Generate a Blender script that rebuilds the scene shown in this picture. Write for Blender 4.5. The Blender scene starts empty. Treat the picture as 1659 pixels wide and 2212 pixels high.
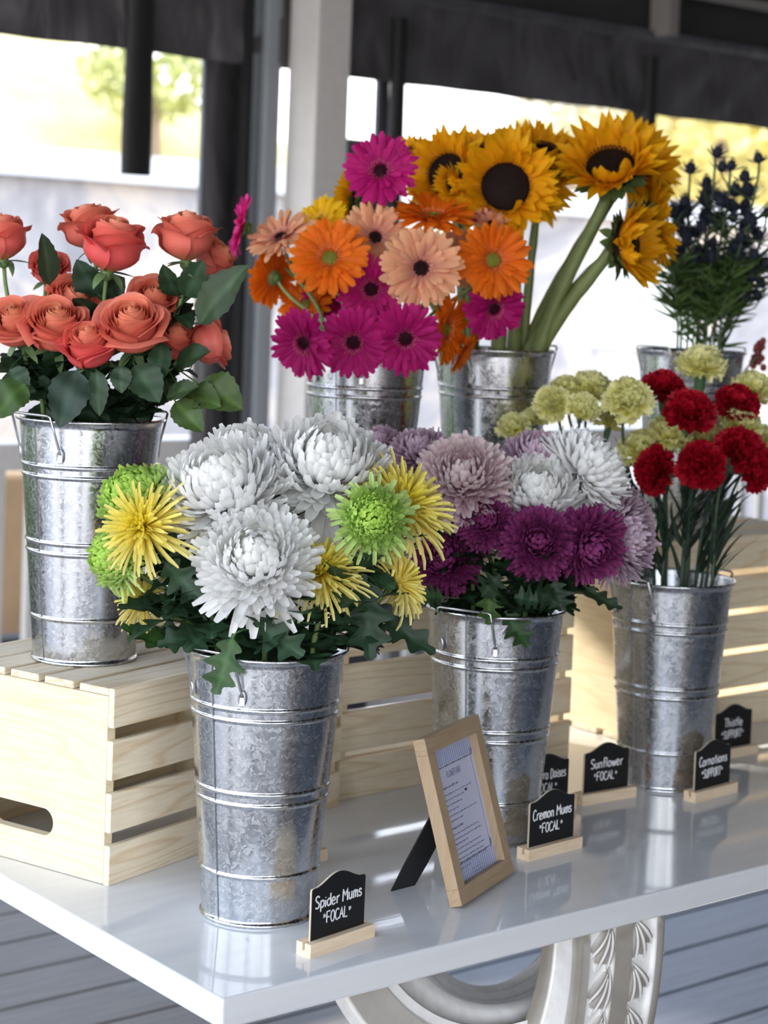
import bpy, math, random
import numpy as np
from mathutils import Matrix, Vector
PI = math.pi
sc = bpy.context.scene
col = sc.collection
# ---------------------------------------------------------------- camera, world, light
ZT = 0.76                       # height of the table top above the deck
F_PX, PITCH, ROLL, SY = 4109.572, 0.0474073, 0.0380589, -295.97
CW, CH = 1659, 2212
EYE = np.array([0.0, 0.0, ZT + 0.80675])
_f = np.array([0, math.cos(PITCH), -math.sin(PITCH)])
_u = np.array([0, math.sin(PITCH), math.cos(PITCH)])
_r = np.array([1.0, 0, 0])
CR = math.cos(ROLL) * _r + math.sin(ROLL) * _u
CU = -math.sin(ROLL) * _r + math.cos(ROLL) * _u
CF = _f
cd = bpy.data.cameras.new('camera'); cam = bpy.data.objects.new('camera', cd); col.objects.link(cam)
cam.matrix_world = Matrix(((CR[0], CU[0], -CF[0], EYE[0]), (CR[1], CU[1], -CF[1], EYE[1]), (CR[2], CU[2], -CF[2], EYE[2]), (0, 0, 0, 1)))
cd.sensor_fit = 'HORIZONTAL'; cd.sensor_width = 36.0; cd.lens = F_PX * 36.0 / CW
cd.shift_y = SY / CW; cd.clip_start = 0.05; cd.clip_end = 500
cd.dof.use_dof = True; cd.dof.focus_distance = 2.42; cd.dof.aperture_fstop = 6.8
sc.camera = cam
sc.view_settings.view_transform = 'Standard'; sc.view_settings.look = 'None'
sc.view_settings.gamma = 1.0; sc.view_settings.use_curve_mapping = False
sc.view_settings.exposure = 1.38

def ray(x, y):
    return CF + ((x - CW / 2) / F_PX) * CR - ((y - CH / 2 - SY) / F_PX) * CU
def at(x, y, Y):                # pixel -> point at world depth Y
    d = ray(x, y); return EYE + d * (Y / d[1])
def at_z(x, y, z):              # pixel -> point at height z above the table top
    d = ray(x, y); return EYE + d * ((ZT + z - EYE[2]) / d[2])

w = bpy.data.worlds.new('sky'); sc.world = w; w.use_nodes = True
nt = w.node_tree; nt.nodes.clear()
wo = nt.nodes.new('ShaderNodeOutputWorld'); bg = nt.nodes.new('ShaderNodeBackground')
tc = nt.nodes.new('ShaderNodeTexCoord'); sx = nt.nodes.new('ShaderNodeSeparateXYZ'); rp = nt.nodes.new('ShaderNodeValToRGB')
nt.links.new(tc.outputs['Generated'], sx.inputs[0]); nt.links.new(sx.outputs['Z'], rp.inputs[0])
rp.color_ramp.elements[0].position = 0.0; rp.color_ramp.elements[0].color = (1.0, 0.985, 0.96, 1)
rp.color_ramp.elements[1].position = 0.5; rp.color_ramp.elements[1].color = (0.58, 0.69, 0.88, 1)
nt.links.new(rp.outputs[0], bg.inputs[0]); bg.inputs[1].default_value = 2.0
nt.links.new(bg.outputs[0], wo.inputs[0])

sl = bpy.data.lights.new('sun', 'SUN'); sun = bpy.data.objects.new('sun', sl); col.objects.link(sun)
sl.energy = 5.0; sl.angle = math.radians(1.0); sl.color = (1.0, 0.93, 0.82)
sun.rotation_euler = Vector((0.774, -0.404, -0.873 * math.tan(math.radians(25)))).to_track_quat('-Z', 'Y').to_euler()

# ---------------------------------------------------------------- helpers
def srgb(r, g, b):
    f = lambda c: (c / 255 / 12.92) if c / 255 <= 0.04045 else ((c / 255 + 0.055) / 1.055) ** 2.4
    return (f(r), f(g), f(b))
def tag(o, label=None, cat=None, group=None, kind=None):
    if label: o['label'] = label
    if cat: o['category'] = cat
    if group: o['group'] = group
    if kind: o['kind'] = kind
    return o
def empty(name, loc, rz=0.0):
    o = bpy.data.objects.new(name, None); col.objects.link(o); o.empty_display_size = 0.02
    o.location = Vector([float(c) for c in loc]); o.rotation_euler = (0, 0, rz); return o
def lerp(a, b, s): return a + (b - a) * s
def nrm(v):
    v = np.asarray(v, float); return v / (np.linalg.norm(v) + 1e-12)

class MB:
    """collects faces, builds one mesh object"""
    def __init__(s): s.v = []; s.c = []; s.q = []; s.t = []; s.n = 0
    def add(s, V, quads=None, tris=None, c=(1, 1, 1)):
        V = np.asarray(V, float).reshape(-1, 3); C = np.asarray(c, float)
        if C.ndim == 1: C = np.tile(C, (len(V), 1))
        s.v.append(V); s.c.append(C.reshape(-1, 3))
        if quads is not None and len(quads): s.q.append(np.asarray(quads, int) + s.n)
        if tris is not None and len(tris): s.t.append(np.asarray(tris, int) + s.n)
        s.n += len(V)
    def grids(s, P, c=(1, 1, 1), wrap=False):
        """P (N,T,W,3) many grid patches"""
        P = np.asarray(P, float)
        if P.ndim == 3: P = P[None]
        N, T, W, _ = P.shape
        idx = np.arange(N * T * W).reshape(N, T, W)
        a = idx[:, :-1, :-1]; b = idx[:, :-1, 1:]; d = idx[:, 1:, 1:]; e = idx[:, 1:, :-1]
        q = np.stack([a, b, d, e], -1).reshape(-1, 4)
        if wrap:
            q2 = np.stack([idx[:, :-1, -1], idx[:, :-1, 0], idx[:, 1:, 0], idx[:, 1:, -1]], -1).reshape(-1, 4)
            q = np.concatenate([q, q2])
        C = np.asarray(c, float)
        if C.ndim > 1: C = np.broadcast_to(C, P.shape)
        s.add(P.reshape(-1, 3), q, c=C if C.ndim == 1 else C.reshape(-1, 3))
    def box(s, x0, x1, y0, y1, z0, z1, c=(1, 1, 1)):
        V = [(x, y, z) for z in (z0, z1) for x, y in ((x0, y0), (x1, y0), (x1, y1), (x0, y1))]
        s.add(V, [(3, 2, 1, 0), (4, 5, 6, 7), (0, 1, 5, 4), (1, 2, 6, 5), (2, 3, 7, 6), (3, 0, 4, 7)], c=c)
    def tube(s, pts, r, k=8, c=(1, 1, 1), cap=True, flat=None):
        P = np.asarray(pts, float); n = len(P); R = np.broadcast_to(np.asarray(r, float), (n,))
        T = np.gradient(P, axis=0); T /= (np.linalg.norm(T, axis=1)[:, None] + 1e-12)
        up = np.array([0, 0, 1.0]) if abs(T[0][2]) < .9 else np.array([1.0, 0, 0])
        if flat is not None: up = nrm(flat)
        N = nrm(np.cross(T[0], up)); G = []
        for i in range(n):
            N = nrm(N - T[i] * (N @ T[i])) if flat is None else nrm(np.cross(T[i], up))
            B = np.cross(T[i], N)
            a = np.arange(k) * 2 * PI / k
            fl = 1.0 if flat is None else .3
            G.append(P[i] + R[i] * (np.cos(a)[:, None] * N + fl * np.sin(a)[:, None] * B))
        base = s.n
        s.grids(np.array(G)[None], c, wrap=True)
        if cap:
            for i0, i1 in ((0, 0), (n - 1, (n - 1) * k)):
                V = np.vstack([G[i0], P[i0]]); tr = [(j, (j + 1) % k, k) for j in range(k)]
                if i0 == 0: tr = [t[::-1] for t in tr]
                s.add(V, tris=tr, c=c)
    def lathe(s, prof, k=64, c=(1, 1, 1), centre=(0, 0, 0)):
        a = np.arange(k) * 2 * PI / k; pr = np.asarray(prof, float)
        G = np.stack([pr[:, 0][:, None] * np.cos(a), pr[:, 0][:, None] * np.sin(a), np.repeat(pr[:, 1][:, None], k, 1)], -1)
        s.grids((G + np.asarray(centre))[None], c, wrap=True)
    def prism(s, poly, d0, d1, axis='y', c=(1, 1, 1)):
        """extrude a 2D polygon; axis is the extrusion axis. ear-free: polygon must be fan friendly from centroid"""
        poly = np.asarray(poly, float); n = len(poly); ce = poly.mean(0)
        def mk(p, d):
            if axis == 'y': return np.stack([p[:, 0], np.full(len(p), d), p[:, 1]], -1)
            if axis == 'z': return np.stack([p[:, 0], p[:, 1], np.full(len(p), d)], -1)
            return np.stack([np.full(len(p), d), p[:, 0], p[:, 1]], -1)
        A = mk(np.vstack([poly, ce]), d0); B = mk(np.vstack([poly, ce]), d1)
        V = np.vstack([A, B]); m = n + 1
        q = [(i, (i + 1) % n, (i + 1) % n + m, i + m) for i in range(n)]
        t = [((i + 1) % n, i, n) for i in range(n)] + [(i + m, (i + 1) % n + m, n + m) for i in range(n)]
        s.add(V, q, t, c)
    def xform(s, R, T):
        R = np.asarray(R, float); T = np.asarray(T, float)
        s.v = [v @ R.T + T for v in s.v]; return s
    def build(s, name, mat, parent=None, smooth=True, sharp=None):
        V = np.concatenate(s.v); C = np.concatenate(s.c)
        Q = np.concatenate(s.q) if s.q else np.zeros((0, 4), int); Tr = np.concatenate(s.t) if s.t else np.zeros((0, 3), int)
        me = bpy.data.meshes.new(name)
        me.vertices.add(len(V)); me.vertices.foreach_set('co', V.astype(np.float32).ravel())
        lv = np.concatenate([Q.ravel(), Tr.ravel()]); me.loops.add(len(lv)); me.loops.foreach_set('vertex_index', lv.astype(np.int32))
        tot = np.concatenate([np.full(len(Q), 4), np.full(len(Tr), 3)]); st = np.concatenate([[0], np.cumsum(tot)[:-1]])
        me.polygons.add(len(tot)); me.polygons.foreach_set('loop_start', st.astype(np.int32))
        try: me.polygons.foreach_set('loop_total', tot.astype(np.int32))
        except Exception: pass
        me.polygons.foreach_set('use_smooth', np.full(len(tot), smooth))
        at_ = me.color_attributes.new('Col', 'FLOAT_COLOR', 'POINT')
        at_.data.foreach_set('color', np.concatenate([C, np.ones((len(C), 1))], 1).astype(np.float32).ravel())
        me.update(calc_edges=True); me.validate()
        if sharp is not None:
            try: me.set_sharp_from_angle(angle=math.radians(sharp))
            except Exception: pass
        me.materials.append(mat)
        o = bpy.data.objects.new(name, me); col.objects.link(o)
        if parent is not None: o.parent = parent
        return o

def bevel(o, wd=0.002, seg=2):
    m = o.modifiers.new('bevel', 'BEVEL'); m.width = wd; m.segments = seg; m.limit_method = 'ANGLE'; return o
def structure(o): o['kind'] = 'structure'; return o

# ---------------------------------------------------------------- materials
def newmat(name):
    m = bpy.data.materials.new(name); m.use_nodes = True
    return m, m.node_tree, m.node_tree.nodes['Principled BSDF']
def N(t, ty, **k):
    n = t.nodes.new(ty)
    for a, b in k.items(): setattr(n, a, b)
    return n
def ramp(t, fac, stops):
    r = N(t, 'ShaderNodeValToRGB'); e = r.color_ramp.elements
    while len(e) < len(stops): e.new(0.5)
    for el, (p, c) in zip(e, stops): el.position = p; el.color = (*c, 1) if len(c) == 3 else c
    t.links.new(fac, r.inputs[0]); return r.outputs[0]
def mapping(t, src, scale, rot=(0, 0, 0), loc=(0, 0, 0)):
    m = N(t, 'ShaderNodeMapping'); m.inputs['Scale'].default_value = scale; m.inputs['Rotation'].default_value = rot
    m.inputs['Location'].default_value = loc
    t.links.new(src, m.inputs[0]); return m.outputs[0]
def noise(t, vec, scale, detail=4, rough=.55, dist=0.0):
    n = N(t, 'ShaderNodeTexNoise'); n.inputs['Scale'].default_value = scale; n.inputs['Detail'].default_value = detail
    n.inputs['Roughness'].default_value = rough; n.inputs['Distortion'].default_value = dist
    t.links.new(vec, n.inputs['Vector']); return n.outputs[0]
def bump(t, bs, h, strength=.2, dist=.002):
    b = N(t, 'ShaderNodeBump'); b.inputs['Strength'].default_value = strength; b.inputs['Distance'].default_value = dist
    t.links.new(h, b.inputs['Height']); t.links.new(b.outputs[0], bs.inputs['Normal'])
def mixc(t, fac, a, b, blend='MIX'):
    m = N(t, 'ShaderNodeMix', data_type='RGBA', blend_type=blend)
    for sock, v in ((m.inputs[0], fac), (m.inputs[6], a), (m.inputs[7], b)):
        if hasattr(v, 'links'): t.links.new(v, sock)
        else: sock.default_value = v if not isinstance(v, tuple) else (*v, 1) if len(v) == 3 else v
    return m.outputs[2]
def obco(t): return N(t, 'ShaderNodeTexCoord').outputs['Object']

def flat(name, c, rough=.6, metal=0.0, spec=.5, nz=0.0, ns=30):
    m, t, b = newmat(name)
    b.inputs['Roughness'].default_value = rough; b.inputs['Metallic'].default_value = metal
    b.inputs['Specular IOR Level'].default_value = spec
    if nz:
        n = noise(t, obco(t), ns, 4)
        t.links.new(ramp(t, n, [(.3, tuple(x * (1 - nz) for x in c)), (.7, tuple(min(1, x * (1 + nz)) for x in c))]), b.inputs['Base Color'])
    else: b.inputs['Base Color'].default_value = (*c, 1)
    return m
def organic(name, rough=.55, trans=.3, spec=.3, nz=.12, ns=90, bumps=.0, sheen=0.0):
    """plant surface: its own colour comes from the Col attribute, some light passes through"""
    m, t, b = newmat(name)
    a = N(t, 'ShaderNodeAttribute', attribute_name='Col'); co = obco(t)
    n = noise(t, co, ns, 3)
    g = ramp(t, n, [(.25, (1 - nz,) * 3), (.75, (1, 1, 1))])
    c = mixc(t, 1.0, a.outputs['Color'], g, 'MULTIPLY')
    t.links.new(c, b.inputs['Base Color']); b.inputs['Roughness'].default_value = rough
    b.inputs['Specular IOR Level'].default_value = spec
    if bumps: bump(t, b, noise(t, co, ns * 2, 4), bumps, .001)
    if trans:
        tr = N(t, 'ShaderNodeBsdfTranslucent'); t.links.new(c, tr.inputs[0])
        mx = N(t, 'ShaderNodeMixShader'); mx.inputs[0].default_value = trans
        t.links.new(b.outputs[0], mx.inputs[1]); t.links.new(tr.outputs[0], mx.inputs[2])
        t.links.new(mx.outputs[0], t.nodes['Material Output'].inputs[0])
    return m
def galvanised():
    m, t, b = newmat('galvanised_steel'); co = obco(t)
    v = N(t, 'ShaderNodeTexVoronoi'); v.inputs['Scale'].default_value = 260
    wn = N(t, 'ShaderNodeMix', data_type='VECTOR')
    n2 = N(t, 'ShaderNodeTexNoise'); n2.inputs['Scale'].default_value = 60; t.links.new(co, n2.inputs['Vector'])
    ad = N(t, 'ShaderNodeVectorMath', operation='MULTIPLY_ADD'); ad.inputs[1].default_value = (.03, .03, .03)
    t.links.new(n2.outputs['Color'], ad.inputs[0]); t.links.new(co, ad.inputs[2]); t.links.new(ad.outputs[0], v.inputs['Vector'])
    big = noise(t, mapping(t, co, (1, 1, .35)), 14, 5, .65)
    cc = ramp(t, v.outputs['Color'], [(.1, (.54, .555, .57)), (.9, (.76, .77, .79))])
    bc = ramp(t, big, [(.30, (.80, .82, .85)), (.6, (1, 1, 1))])
    t.links.new(mixc(t, 1.0, cc, bc, 'MULTIPLY'), b.inputs['Base Color'])
    b.inputs['Metallic'].default_value = 1.0
    rr = ramp(t, v.outputs['Color'], [(.1, (.13,) * 3), (.9, (.30,) * 3)])
    r2 = ramp(t, big, [(.3, (.04,) * 3), (.7, (0,) * 3)])
    t.links.new(mixc(t, 1.0, rr, r2, 'ADD'), b.inputs['Roughness'])
    bump(t, b, noise(t, co, 160, 3), .06, .0006)
    return m
def pine(name, axis, tint=(1, 1, 1), vivid=1.0):
    """pale pine, grain running along local axis"""
    m, t, b = newmat(name); co = obco(t)
    oi = N(t, 'ShaderNodeObjectInfo'); sh = N(t, 'ShaderNodeVectorMath', operation='MULTIPLY_ADD')
    cb = N(t, 'ShaderNodeCombineXYZ'); 
    for i in range(3): t.links.new(oi.outputs['Random'], cb.inputs[i])
    t.links.new(cb.outputs[0], sh.inputs[0]); sh.inputs[1].default_value = (7, 13, 5); t.links.new(co, sh.inputs[2])
    sc_ = {'x': (.7, 8, 8), 'y': (8, .7, 8), 'z': (8, 8, .7)}[axis]
    v = mapping(t, sh.outputs[0], sc_)
    n = noise(t, v, 1.2, 2, .45, .25)
    mu = N(t, 'ShaderNodeMath', operation='MULTIPLY'); mu.inputs[1].default_value = 16; t.links.new(n, mu.inputs[0])
    si = N(t, 'ShaderNodeMath', operation='FRACT'); t.links.new(mu.outputs[0], si.inputs[0])
    a = tuple(x * y for x, y in zip((.90, .78, .58), tint)); bq = tuple(x * y for x, y in zip((.78, .61, .39), tint)); am = tuple(.5 * (x + y) for x, y in zip(a, bq))
    g = ramp(t, si.outputs[0], [(0, a), (.62, a), (.86, bq if vivid >= 1 else am), (1, a)])
    fn = noise(t, mapping(t, sh.outputs[0], tuple(s_ * 6 for s_ in sc_)), 5, 4, .6)
    f = ramp(t, fn, [(.3, (.86, .84, .80)), (.7, (1, 1, 1))])
    t.links.new(mixc(t, 1.0, g, f, 'MULTIPLY'), b.inputs['Base Color'])
    b.inputs['Roughness'].default_value = .62; bump(t, b, fn, .12, .0008)
    return m
MT = {}
MT['galv'] = galvanised()
MT['wire'] = flat('steel_wire', (.62, .63, .64), .3, 1.0)
MT['seam'] = flat('dull_seam_steel', (.30, .31, .33), .35, 1.0)
MT['pine_x'] = pine('pine_along', 'x'); MT['pine_y'] = pine('pine_across', 'y', (.93, .92, .86), .6); MT['pine_grey'] = pine('pine_weathered', 'x', (.86, .88, .92))
MT['block'] = pine('sign_base_wood', 'x', (1.0, .93, .9), .6)
MT['oak'] = pine('frame_wood', 'x', (.50, .42, .36), .6); MT['oak_z'] = pine('frame_wood_upright', 'z', (.50, .42, .36), .6)
MT['petal'] = organic('petal', .6, .42, .25, .08, 120)
MT['petal_satin'] = organic('satin_petal', .42, .32, .4, .12, 70)
MT['leaf'] = organic('leaf', .50, .14, .32, .35, 60, .15)
MT['stem'] = organic('stem', .5, 0, .4, .2, 80)
MT['disc'] = organic('flower_disc', .8, 0, .2, .35, 400, .6)
MT['black'] = flat('chalkboard_black', (.008, .008, .009), .5, 0, .4)
MT['chalk'] = flat('chalk_marker', (.80, .81, .84), .8)
MT['mdf'] = flat('board_edge', (.55, .47, .36), .8)
MT['cardblack'] = flat('black_card', (.012, .012, .013), .6)
def tablemat():
    m, t, b = newmat('white_painted_wood'); co = obco(t)
    n = noise(t, mapping(t, co, (1, 14, 14)), 3, 4, .6)
    t.links.new(ramp(t, n, [(.3, (.68, .69, .71)), (.55, (.72, .73, .74))]), b.inputs['Base Color'])
    b.inputs['Roughness'].default_value = .065; b.inputs['Specular IOR Level'].default_value = .55
    bump(t, b, noise(t, mapping(t, co, (1, 6, 6)), 9, 3), .03, .002)
    return m
MT['table'] = tablemat()
def stonemat():
    m, t, b = newmat('carved_white_plaster'); co = obco(t)
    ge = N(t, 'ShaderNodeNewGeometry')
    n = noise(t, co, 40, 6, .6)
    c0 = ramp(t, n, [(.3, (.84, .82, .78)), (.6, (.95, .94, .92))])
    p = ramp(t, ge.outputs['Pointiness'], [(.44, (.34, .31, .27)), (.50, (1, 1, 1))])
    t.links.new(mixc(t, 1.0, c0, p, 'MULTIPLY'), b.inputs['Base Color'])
    b.inputs['Roughness'].default_value = .7; bump(t, b, n, .3, .002)
    return m
MT['stone'] = stonemat()
def deckmat():
    m, t, b = newmat('grey_stained_deck_board'); co = obco(t)
    n = noise(t, mapping(t, co, (1.2, 26, 26)), 3, 5, .65, .3)
    c1_ = ramp(t, n, [(.25, (.15, .17, .215)), (.75, (.27, .30, .37))]); c2_ = ramp(t, n, [(.25, (.12, .115, .12)), (.75, (.25, .22, .20))])
    sp_ = N(t, 'ShaderNodeSeparateXYZ'); t.links.new(co, sp_.inputs[0]); ad_ = N(t, 'ShaderNodeMath', operation='MULTIPLY_ADD'); t.links.new(noise(t, co, 1.3, 3), ad_.inputs[0]); ad_.inputs[1].default_value = 1.6; t.links.new(sp_.outputs['X'], ad_.inputs[2])
    t.links.new(mixc(t, ramp(t, ad_.outputs[0], [(.35, (1, 1, 1)), (.95, (0, 0, 0))]), c1_, c2_), b.inputs['Base Color'])
    b.inputs['Roughness'].default_value = .55; bump(t, b, n, .3, .003)
    return m
MT['deck'] = deckmat()

E1 = np.array([.779, .627, 0.]); E1 /= np.linalg.norm(E1); E2 = np.array([-E1[1], E1[0], 0.])
ANG = math.atan2(E1[1], E1[0])
TC = np.array([-.1546, 2.0969, ZT])          # front left corner of the table top
WZ = np.array([-1.13, 5.6, ZT])              # a point of the back wall line, at table height

# ---------------------------------------------------------------- the place
# deck floor: boards running along the table
fl = MB()
k = 0
v = -7.0
while v < 5.4:
    fl.box(-3.4, 12, v, v + .172, -.03, 0); v += .18
floor = structure(fl.build('floor', MT['deck'], smooth=False)); bevel(floor, .004)
floor.location = Vector((WZ[0], WZ[1], 0)); floor.rotation_euler = (0, 0, ANG)
floor.location = Vector(((WZ - E2 * 5.3)[0], (WZ - E2 * 5.3)[1], 0))
sub = MB(); sub.box(-3.4, 12, -7, 5.3, -.12, -.032)
o = structure(sub.build('trim_9', flat('deck_joist_dark', (.02, .02, .025), .9), smooth=False)); o.location = floor.location; o.rotation_euler = (0, 0, ANG)

def wallobj(o):
    o.location = Vector(WZ.tolist()); o.rotation_euler = (0, 0, ANG); return o
def vinyl(name, c, rough=.45):
    m, t, b = newmat(name); co = obco(t)
    n = noise(t, mapping(t, co, (3, 1, .8), (0, .5, 0)), 2.2, 3, .5, .8)
    t.links.new(ramp(t, n, [(.3, tuple(x * .75 for x in c)), (.7, tuple(x * 1.2 for x in c))]), b.inputs['Base Color'])
    b.inputs['Roughness'].default_value = rough; bump(t, b, n, .9, .05)
    return m
MT['vinyl'] = vinyl('grey_vinyl', (.095, .088, .092)); MT['vinyl_d'] = flat('black_strap', (.012, .011, .012), .6)
MT['alu'] = flat('grey_aluminium', (.34, .36, .38), .45, .2); MT['white'] = flat('white_paint', (.74, .70, .66), .55, nz=.04)
wl = MB()
def ws(x, o):                   # s of the wall-parallel plane at offset o under pixel column x
    P0 = WZ + E2 * o; d = ray(x, 400); t_ = ((P0 - EYE) @ E2) / (d @ E2); return float((EYE + d * t_ - WZ) @ E1)
def wb(m, s0, s1, z0, z1, o0=-.01, o1=.01): m.box(s0, s1, o0, o1, z0, z1)
# valance with a wavy surface
ss = np.linspace(-4.5, 7, 240); zz = np.linspace(1.49, 1.78, 14)
S, Z = np.meshgrid(ss, zz, indexing='ij')
off = -.03 + .012 * np.sin(S * 9 + Z * 22) * (1.78 - Z) / .3 + .008 * np.sin(S * 23 - Z * 30)
wl.grids(np.stack([S, off, Z], -1)[None]); wl.grids(np.stack([S, off + .012, Z], -1)[None][:, ::-1])
wb(wl, .675, .80, -.76, 1.52); wb(wl, 1.215, 1.375, -.76, 1.29); wb(wl, 1.372, 1.42, -.76, 1.5); wb(wl, 2.60, 2.68, 1.0, 1.5)
wb(wl, -4.5, 7, 1.76, 1.80, -.05, .02)
wall = structure(wallobj(wl.build('wall_back', MT['vinyl'])))
up = MB(); wb(up, -4.5, 7, 1.78, 2.62, 0, .03)
structure(wallobj(up.build('trim_1', flat('dark_upper_wall', (.040, .037, .038), .7, nz=.2, ns=3), smooth=False)))
fr = MB(); wb(fr, .80, .822, -.76, 2.3, -.06, .0); 
structure(wallobj(fr.build('trim_2', MT['vinyl_d'], smooth=False)))
fr = MB()
for s0, s1, o0 in ((.822, .86, -.04), (.866, .90, -.075), (.903, .93, -.05), (.933, .955, -.03)): wb(fr, s0, s1, -.76, 2.3, o0, .03)
wb(fr, .822, .955, -.76, 2.3, 0, .04)
structure(wallobj(bevel(fr.build('trim_3', MT['alu'], smooth=False), .004)))
s0_ = ws(675, -.20); fr = MB(); wb(fr, s0_, s0_ + .135, -.76, 2.3, -.20, -.045)
post = structure(wallobj(bevel(fr.build('trim_4', MT['white'], smooth=False), .006)))
fr = MB(); wb(fr, 2.66, 2.71, 1.78, 2.3, -.12, -.02); wb(fr, 2.75, 5.5, 1.93, 1.96, -.16, -.13); wb(fr, 2.75, 5.5, 2.1, 2.13, -.16, -.13)
for i in range(12): wb(fr, 2.78 + .22 * i, 2.80 + .22 * i, 1.95, 2.11, -.155, -.135)
structure(wallobj(fr.build('trim_5', flat('beige_frame', (.30, .27, .25), .6), smooth=False)))
for nm, s0, s1, z0, lab in (('curtain_strap', 261, 323, 1.11, 'wide black roll-up strap hanging over the leftmost clear window'),
                            ('curtain_strap', 836, 866, 1.0, 'black roll-up strap right of the white post behind the gerberas'),
                            ('curtain_strap', 1384, 1410, 1.05, 'black roll-up strap hanging behind the right edge of the sunflowers')):
    s0, s1 = ws(s0, -.075), ws(s1, -.075); m = MB(); k = (s1 - s0)
    zs = np.linspace(z0, 1.70, 12)
    th = np.linspace(0, 2 * PI, 17)[:-1]
    G = np.stack([np.stack([(s0 + s1) / 2 + k / 2 * np.cos(th) * (1 - .06 * math.sin(z * 9)), -.075 + .022 * np.sin(th), np.full(16, z)], -1) for z in zs])
    m.grids(G[None], wrap=True)
    tag(wallobj(m.build(nm, MT['vinyl_d'])), lab, 'curtain strap', 'roll-up straps on the porch curtains')
# white rail cap, posts and balusters outside the curtain
rl_ = empty('porch_railing', (WZ + E2 * .10).tolist(), ANG); tag(rl_, 'white porch railing with thin balusters behind the table and curtain', 'railing')
m = MB(); m.box(-4.5, 7, 0, .12, .20, .285); bevel(m.build('top_rail', MT['white'], rl_, smooth=False), .006)
m = MB(); m.box(-4.5, 7, .03, .07, -.70, -.66); m.build('bottom_rail', MT['white'], rl_, smooth=False)
for i in range(52):
    m = MB(); s_ = -1.0 + i * .118; m.box(s_, s_ + .034, .033, .067, -.66, .25); m.build('baluster', MT['white'], rl_, smooth=False)
for i, (s0, s1, z0) in enumerate(((-4.5, .675, .31), (1.235, 1.375, 1.29), (1.475, 2.60, .31), (2.715, 7, .31))):
    m = MB(); m.add([(s0, 0, z0), (s1, 0, z0), (s1, 0, 1.49), (s0, 0, 1.49)], [(0, 1, 2, 3)])
    gm = bpy.data.materials.get('clear_vinyl')
    if not gm:
        gm, t, b = newmat('clear_vinyl'); t.nodes.remove(b)
        tr = N(t, 'ShaderNodeBsdfTransparent'); tr.inputs[0].default_value = (.97, .97, .98, 1); gl = N(t, 'ShaderNodeBsdfGlossy'); gl.inputs[1].default_value = .12
        mx = N(t, 'ShaderNodeMixShader'); mx.inputs[0].default_value = .05
        t.links.new(tr.outputs[0], mx.inputs[1]); t.links.new(gl.outputs[0], mx.inputs[2]); t.links.new(mx.outputs[0], t.nodes['Material Output'].inputs[0])
    structure(wallobj(m.build('window_%d' % (i + 1), gm, smooth=False)))
# dark canopy ceiling
m = MB(); m.box(-3.2, 8, -7.2, .1, 2.30, 2.36)
structure(wallobj(m.build('ceiling', flat('dark_canopy', (.03, .03, .032), .8), smooth=False)))

m = MB(); m.box(4.6, 4.7, -7.2, -.12, -.76, 2.3)  # unseen wall added to block light from the right
structure(wallobj(m.build('light_block_right', flat('light_block_grey', (.34, .32, .30), .8), smooth=False)))
m = MB(); m.box(-1.6, 4.6, -7.2, -7.1, -.76, 2.3); m.box(-3.15, -2.95, -7.2, -7.0, -.76, 2.3)  # unseen wall and post added behind the camera to darken parts of the bucket reflections
structure(wallobj(m.build('reflection_wall_front', flat('reflection_wall_dark', (.24, .22, .20), .7), smooth=False)))
m = MB()
for o_ in (-6.0, -4.6, -3.2, -1.8): m.box(-3.15, -3.0, o_, o_ + .15, -.76, 2.3)  # unseen left posts added to vary the bucket reflections
structure(wallobj(m.build('trim_7', MT['white'], smooth=False)))
# outside
def mottled(name, a, b_, c_, sc1=1.5):
    m, t, b = newmat(name); co = obco(t)
    n = noise(t, co, sc1, 5, .7, .5)
    t.links.new(ramp(t, n, [(.36, a), (.5, b_), (.62, c_)]), b.inputs['Base Color']); b.inputs['Roughness'].default_value = .9
    return m
m = MB(); m.box(-8.55, 8, 18, 20, -1.5, 12); m.box(-16, -10.1, 18, 20, -1.5, 12)  # unseen slabs added to cut the sun, leaving a gap for the crates
structure(wallobj(m.build('sun_block_far', flat('sun_block_beige', (.55, .52, .48), .9), smooth=False)))
m = MB(); m.box(-6, ws(0, 1.3) - .12, 1.3, 1.7, -1.42, .80)  # unseen box added to keep low sun off the deck
structure(wallobj(m.build('sun_block_near', flat('sun_block_green', (.12, .17, .07), .9, nz=.4, ns=20), smooth=False)))
m = MB(); m.box(-40, 60, .4, 80, -1.5, -1.42); m.box(-40, -3.5, -30, .4, -1.5, -1.42); m.box(-3.5, 12, -30, -7.5, -1.5, -1.42)
structure(wallobj(m.build('ground', mottled('pale_gravel', (.26, .25, .25), (.36, .34, .33), (.50, .42, .33), .8), smooth=False)))
m = MB(); m.box(-40, 60, .32, .40, -1.5, -.36)
structure(wallobj(m.build('wall_curb', flat('dark_deck_skirt', (.035, .035, .04), .8), smooth=False)))
m = MB(); m.box(ws(0, 1.3) - .11, ws(0, 1.3) + .42, 1.3, 2.1, -1.42, .05)
tag(wallobj(bevel(m.build('planter_wall', flat('tan_block', (.62, .40, .22), .9, nz=.15, ns=4), smooth=False), .02)), 'sunlit tan garden wall seen low at the left edge', 'garden wall')
m = MB(); m.box(ws(0, 6.5) - 1.2, 45, 6.5, 6.9, -1.42, 1.45)
structure(wallobj(m.build('wall_outside', mottled('pale_stone', (.29, .27, .27), (.42, .39, .38), (.80, .64, .48), 1.1), smooth=False)))
m = MB(); m.box(ws(0, 6.5) - 1.2, 45, 6.4, 7.0, 1.45, 1.64)
structure(wallobj(m.build('trim_6', flat('white_wall_cap', (.8, .78, .76), .8), smooth=False)))
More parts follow.
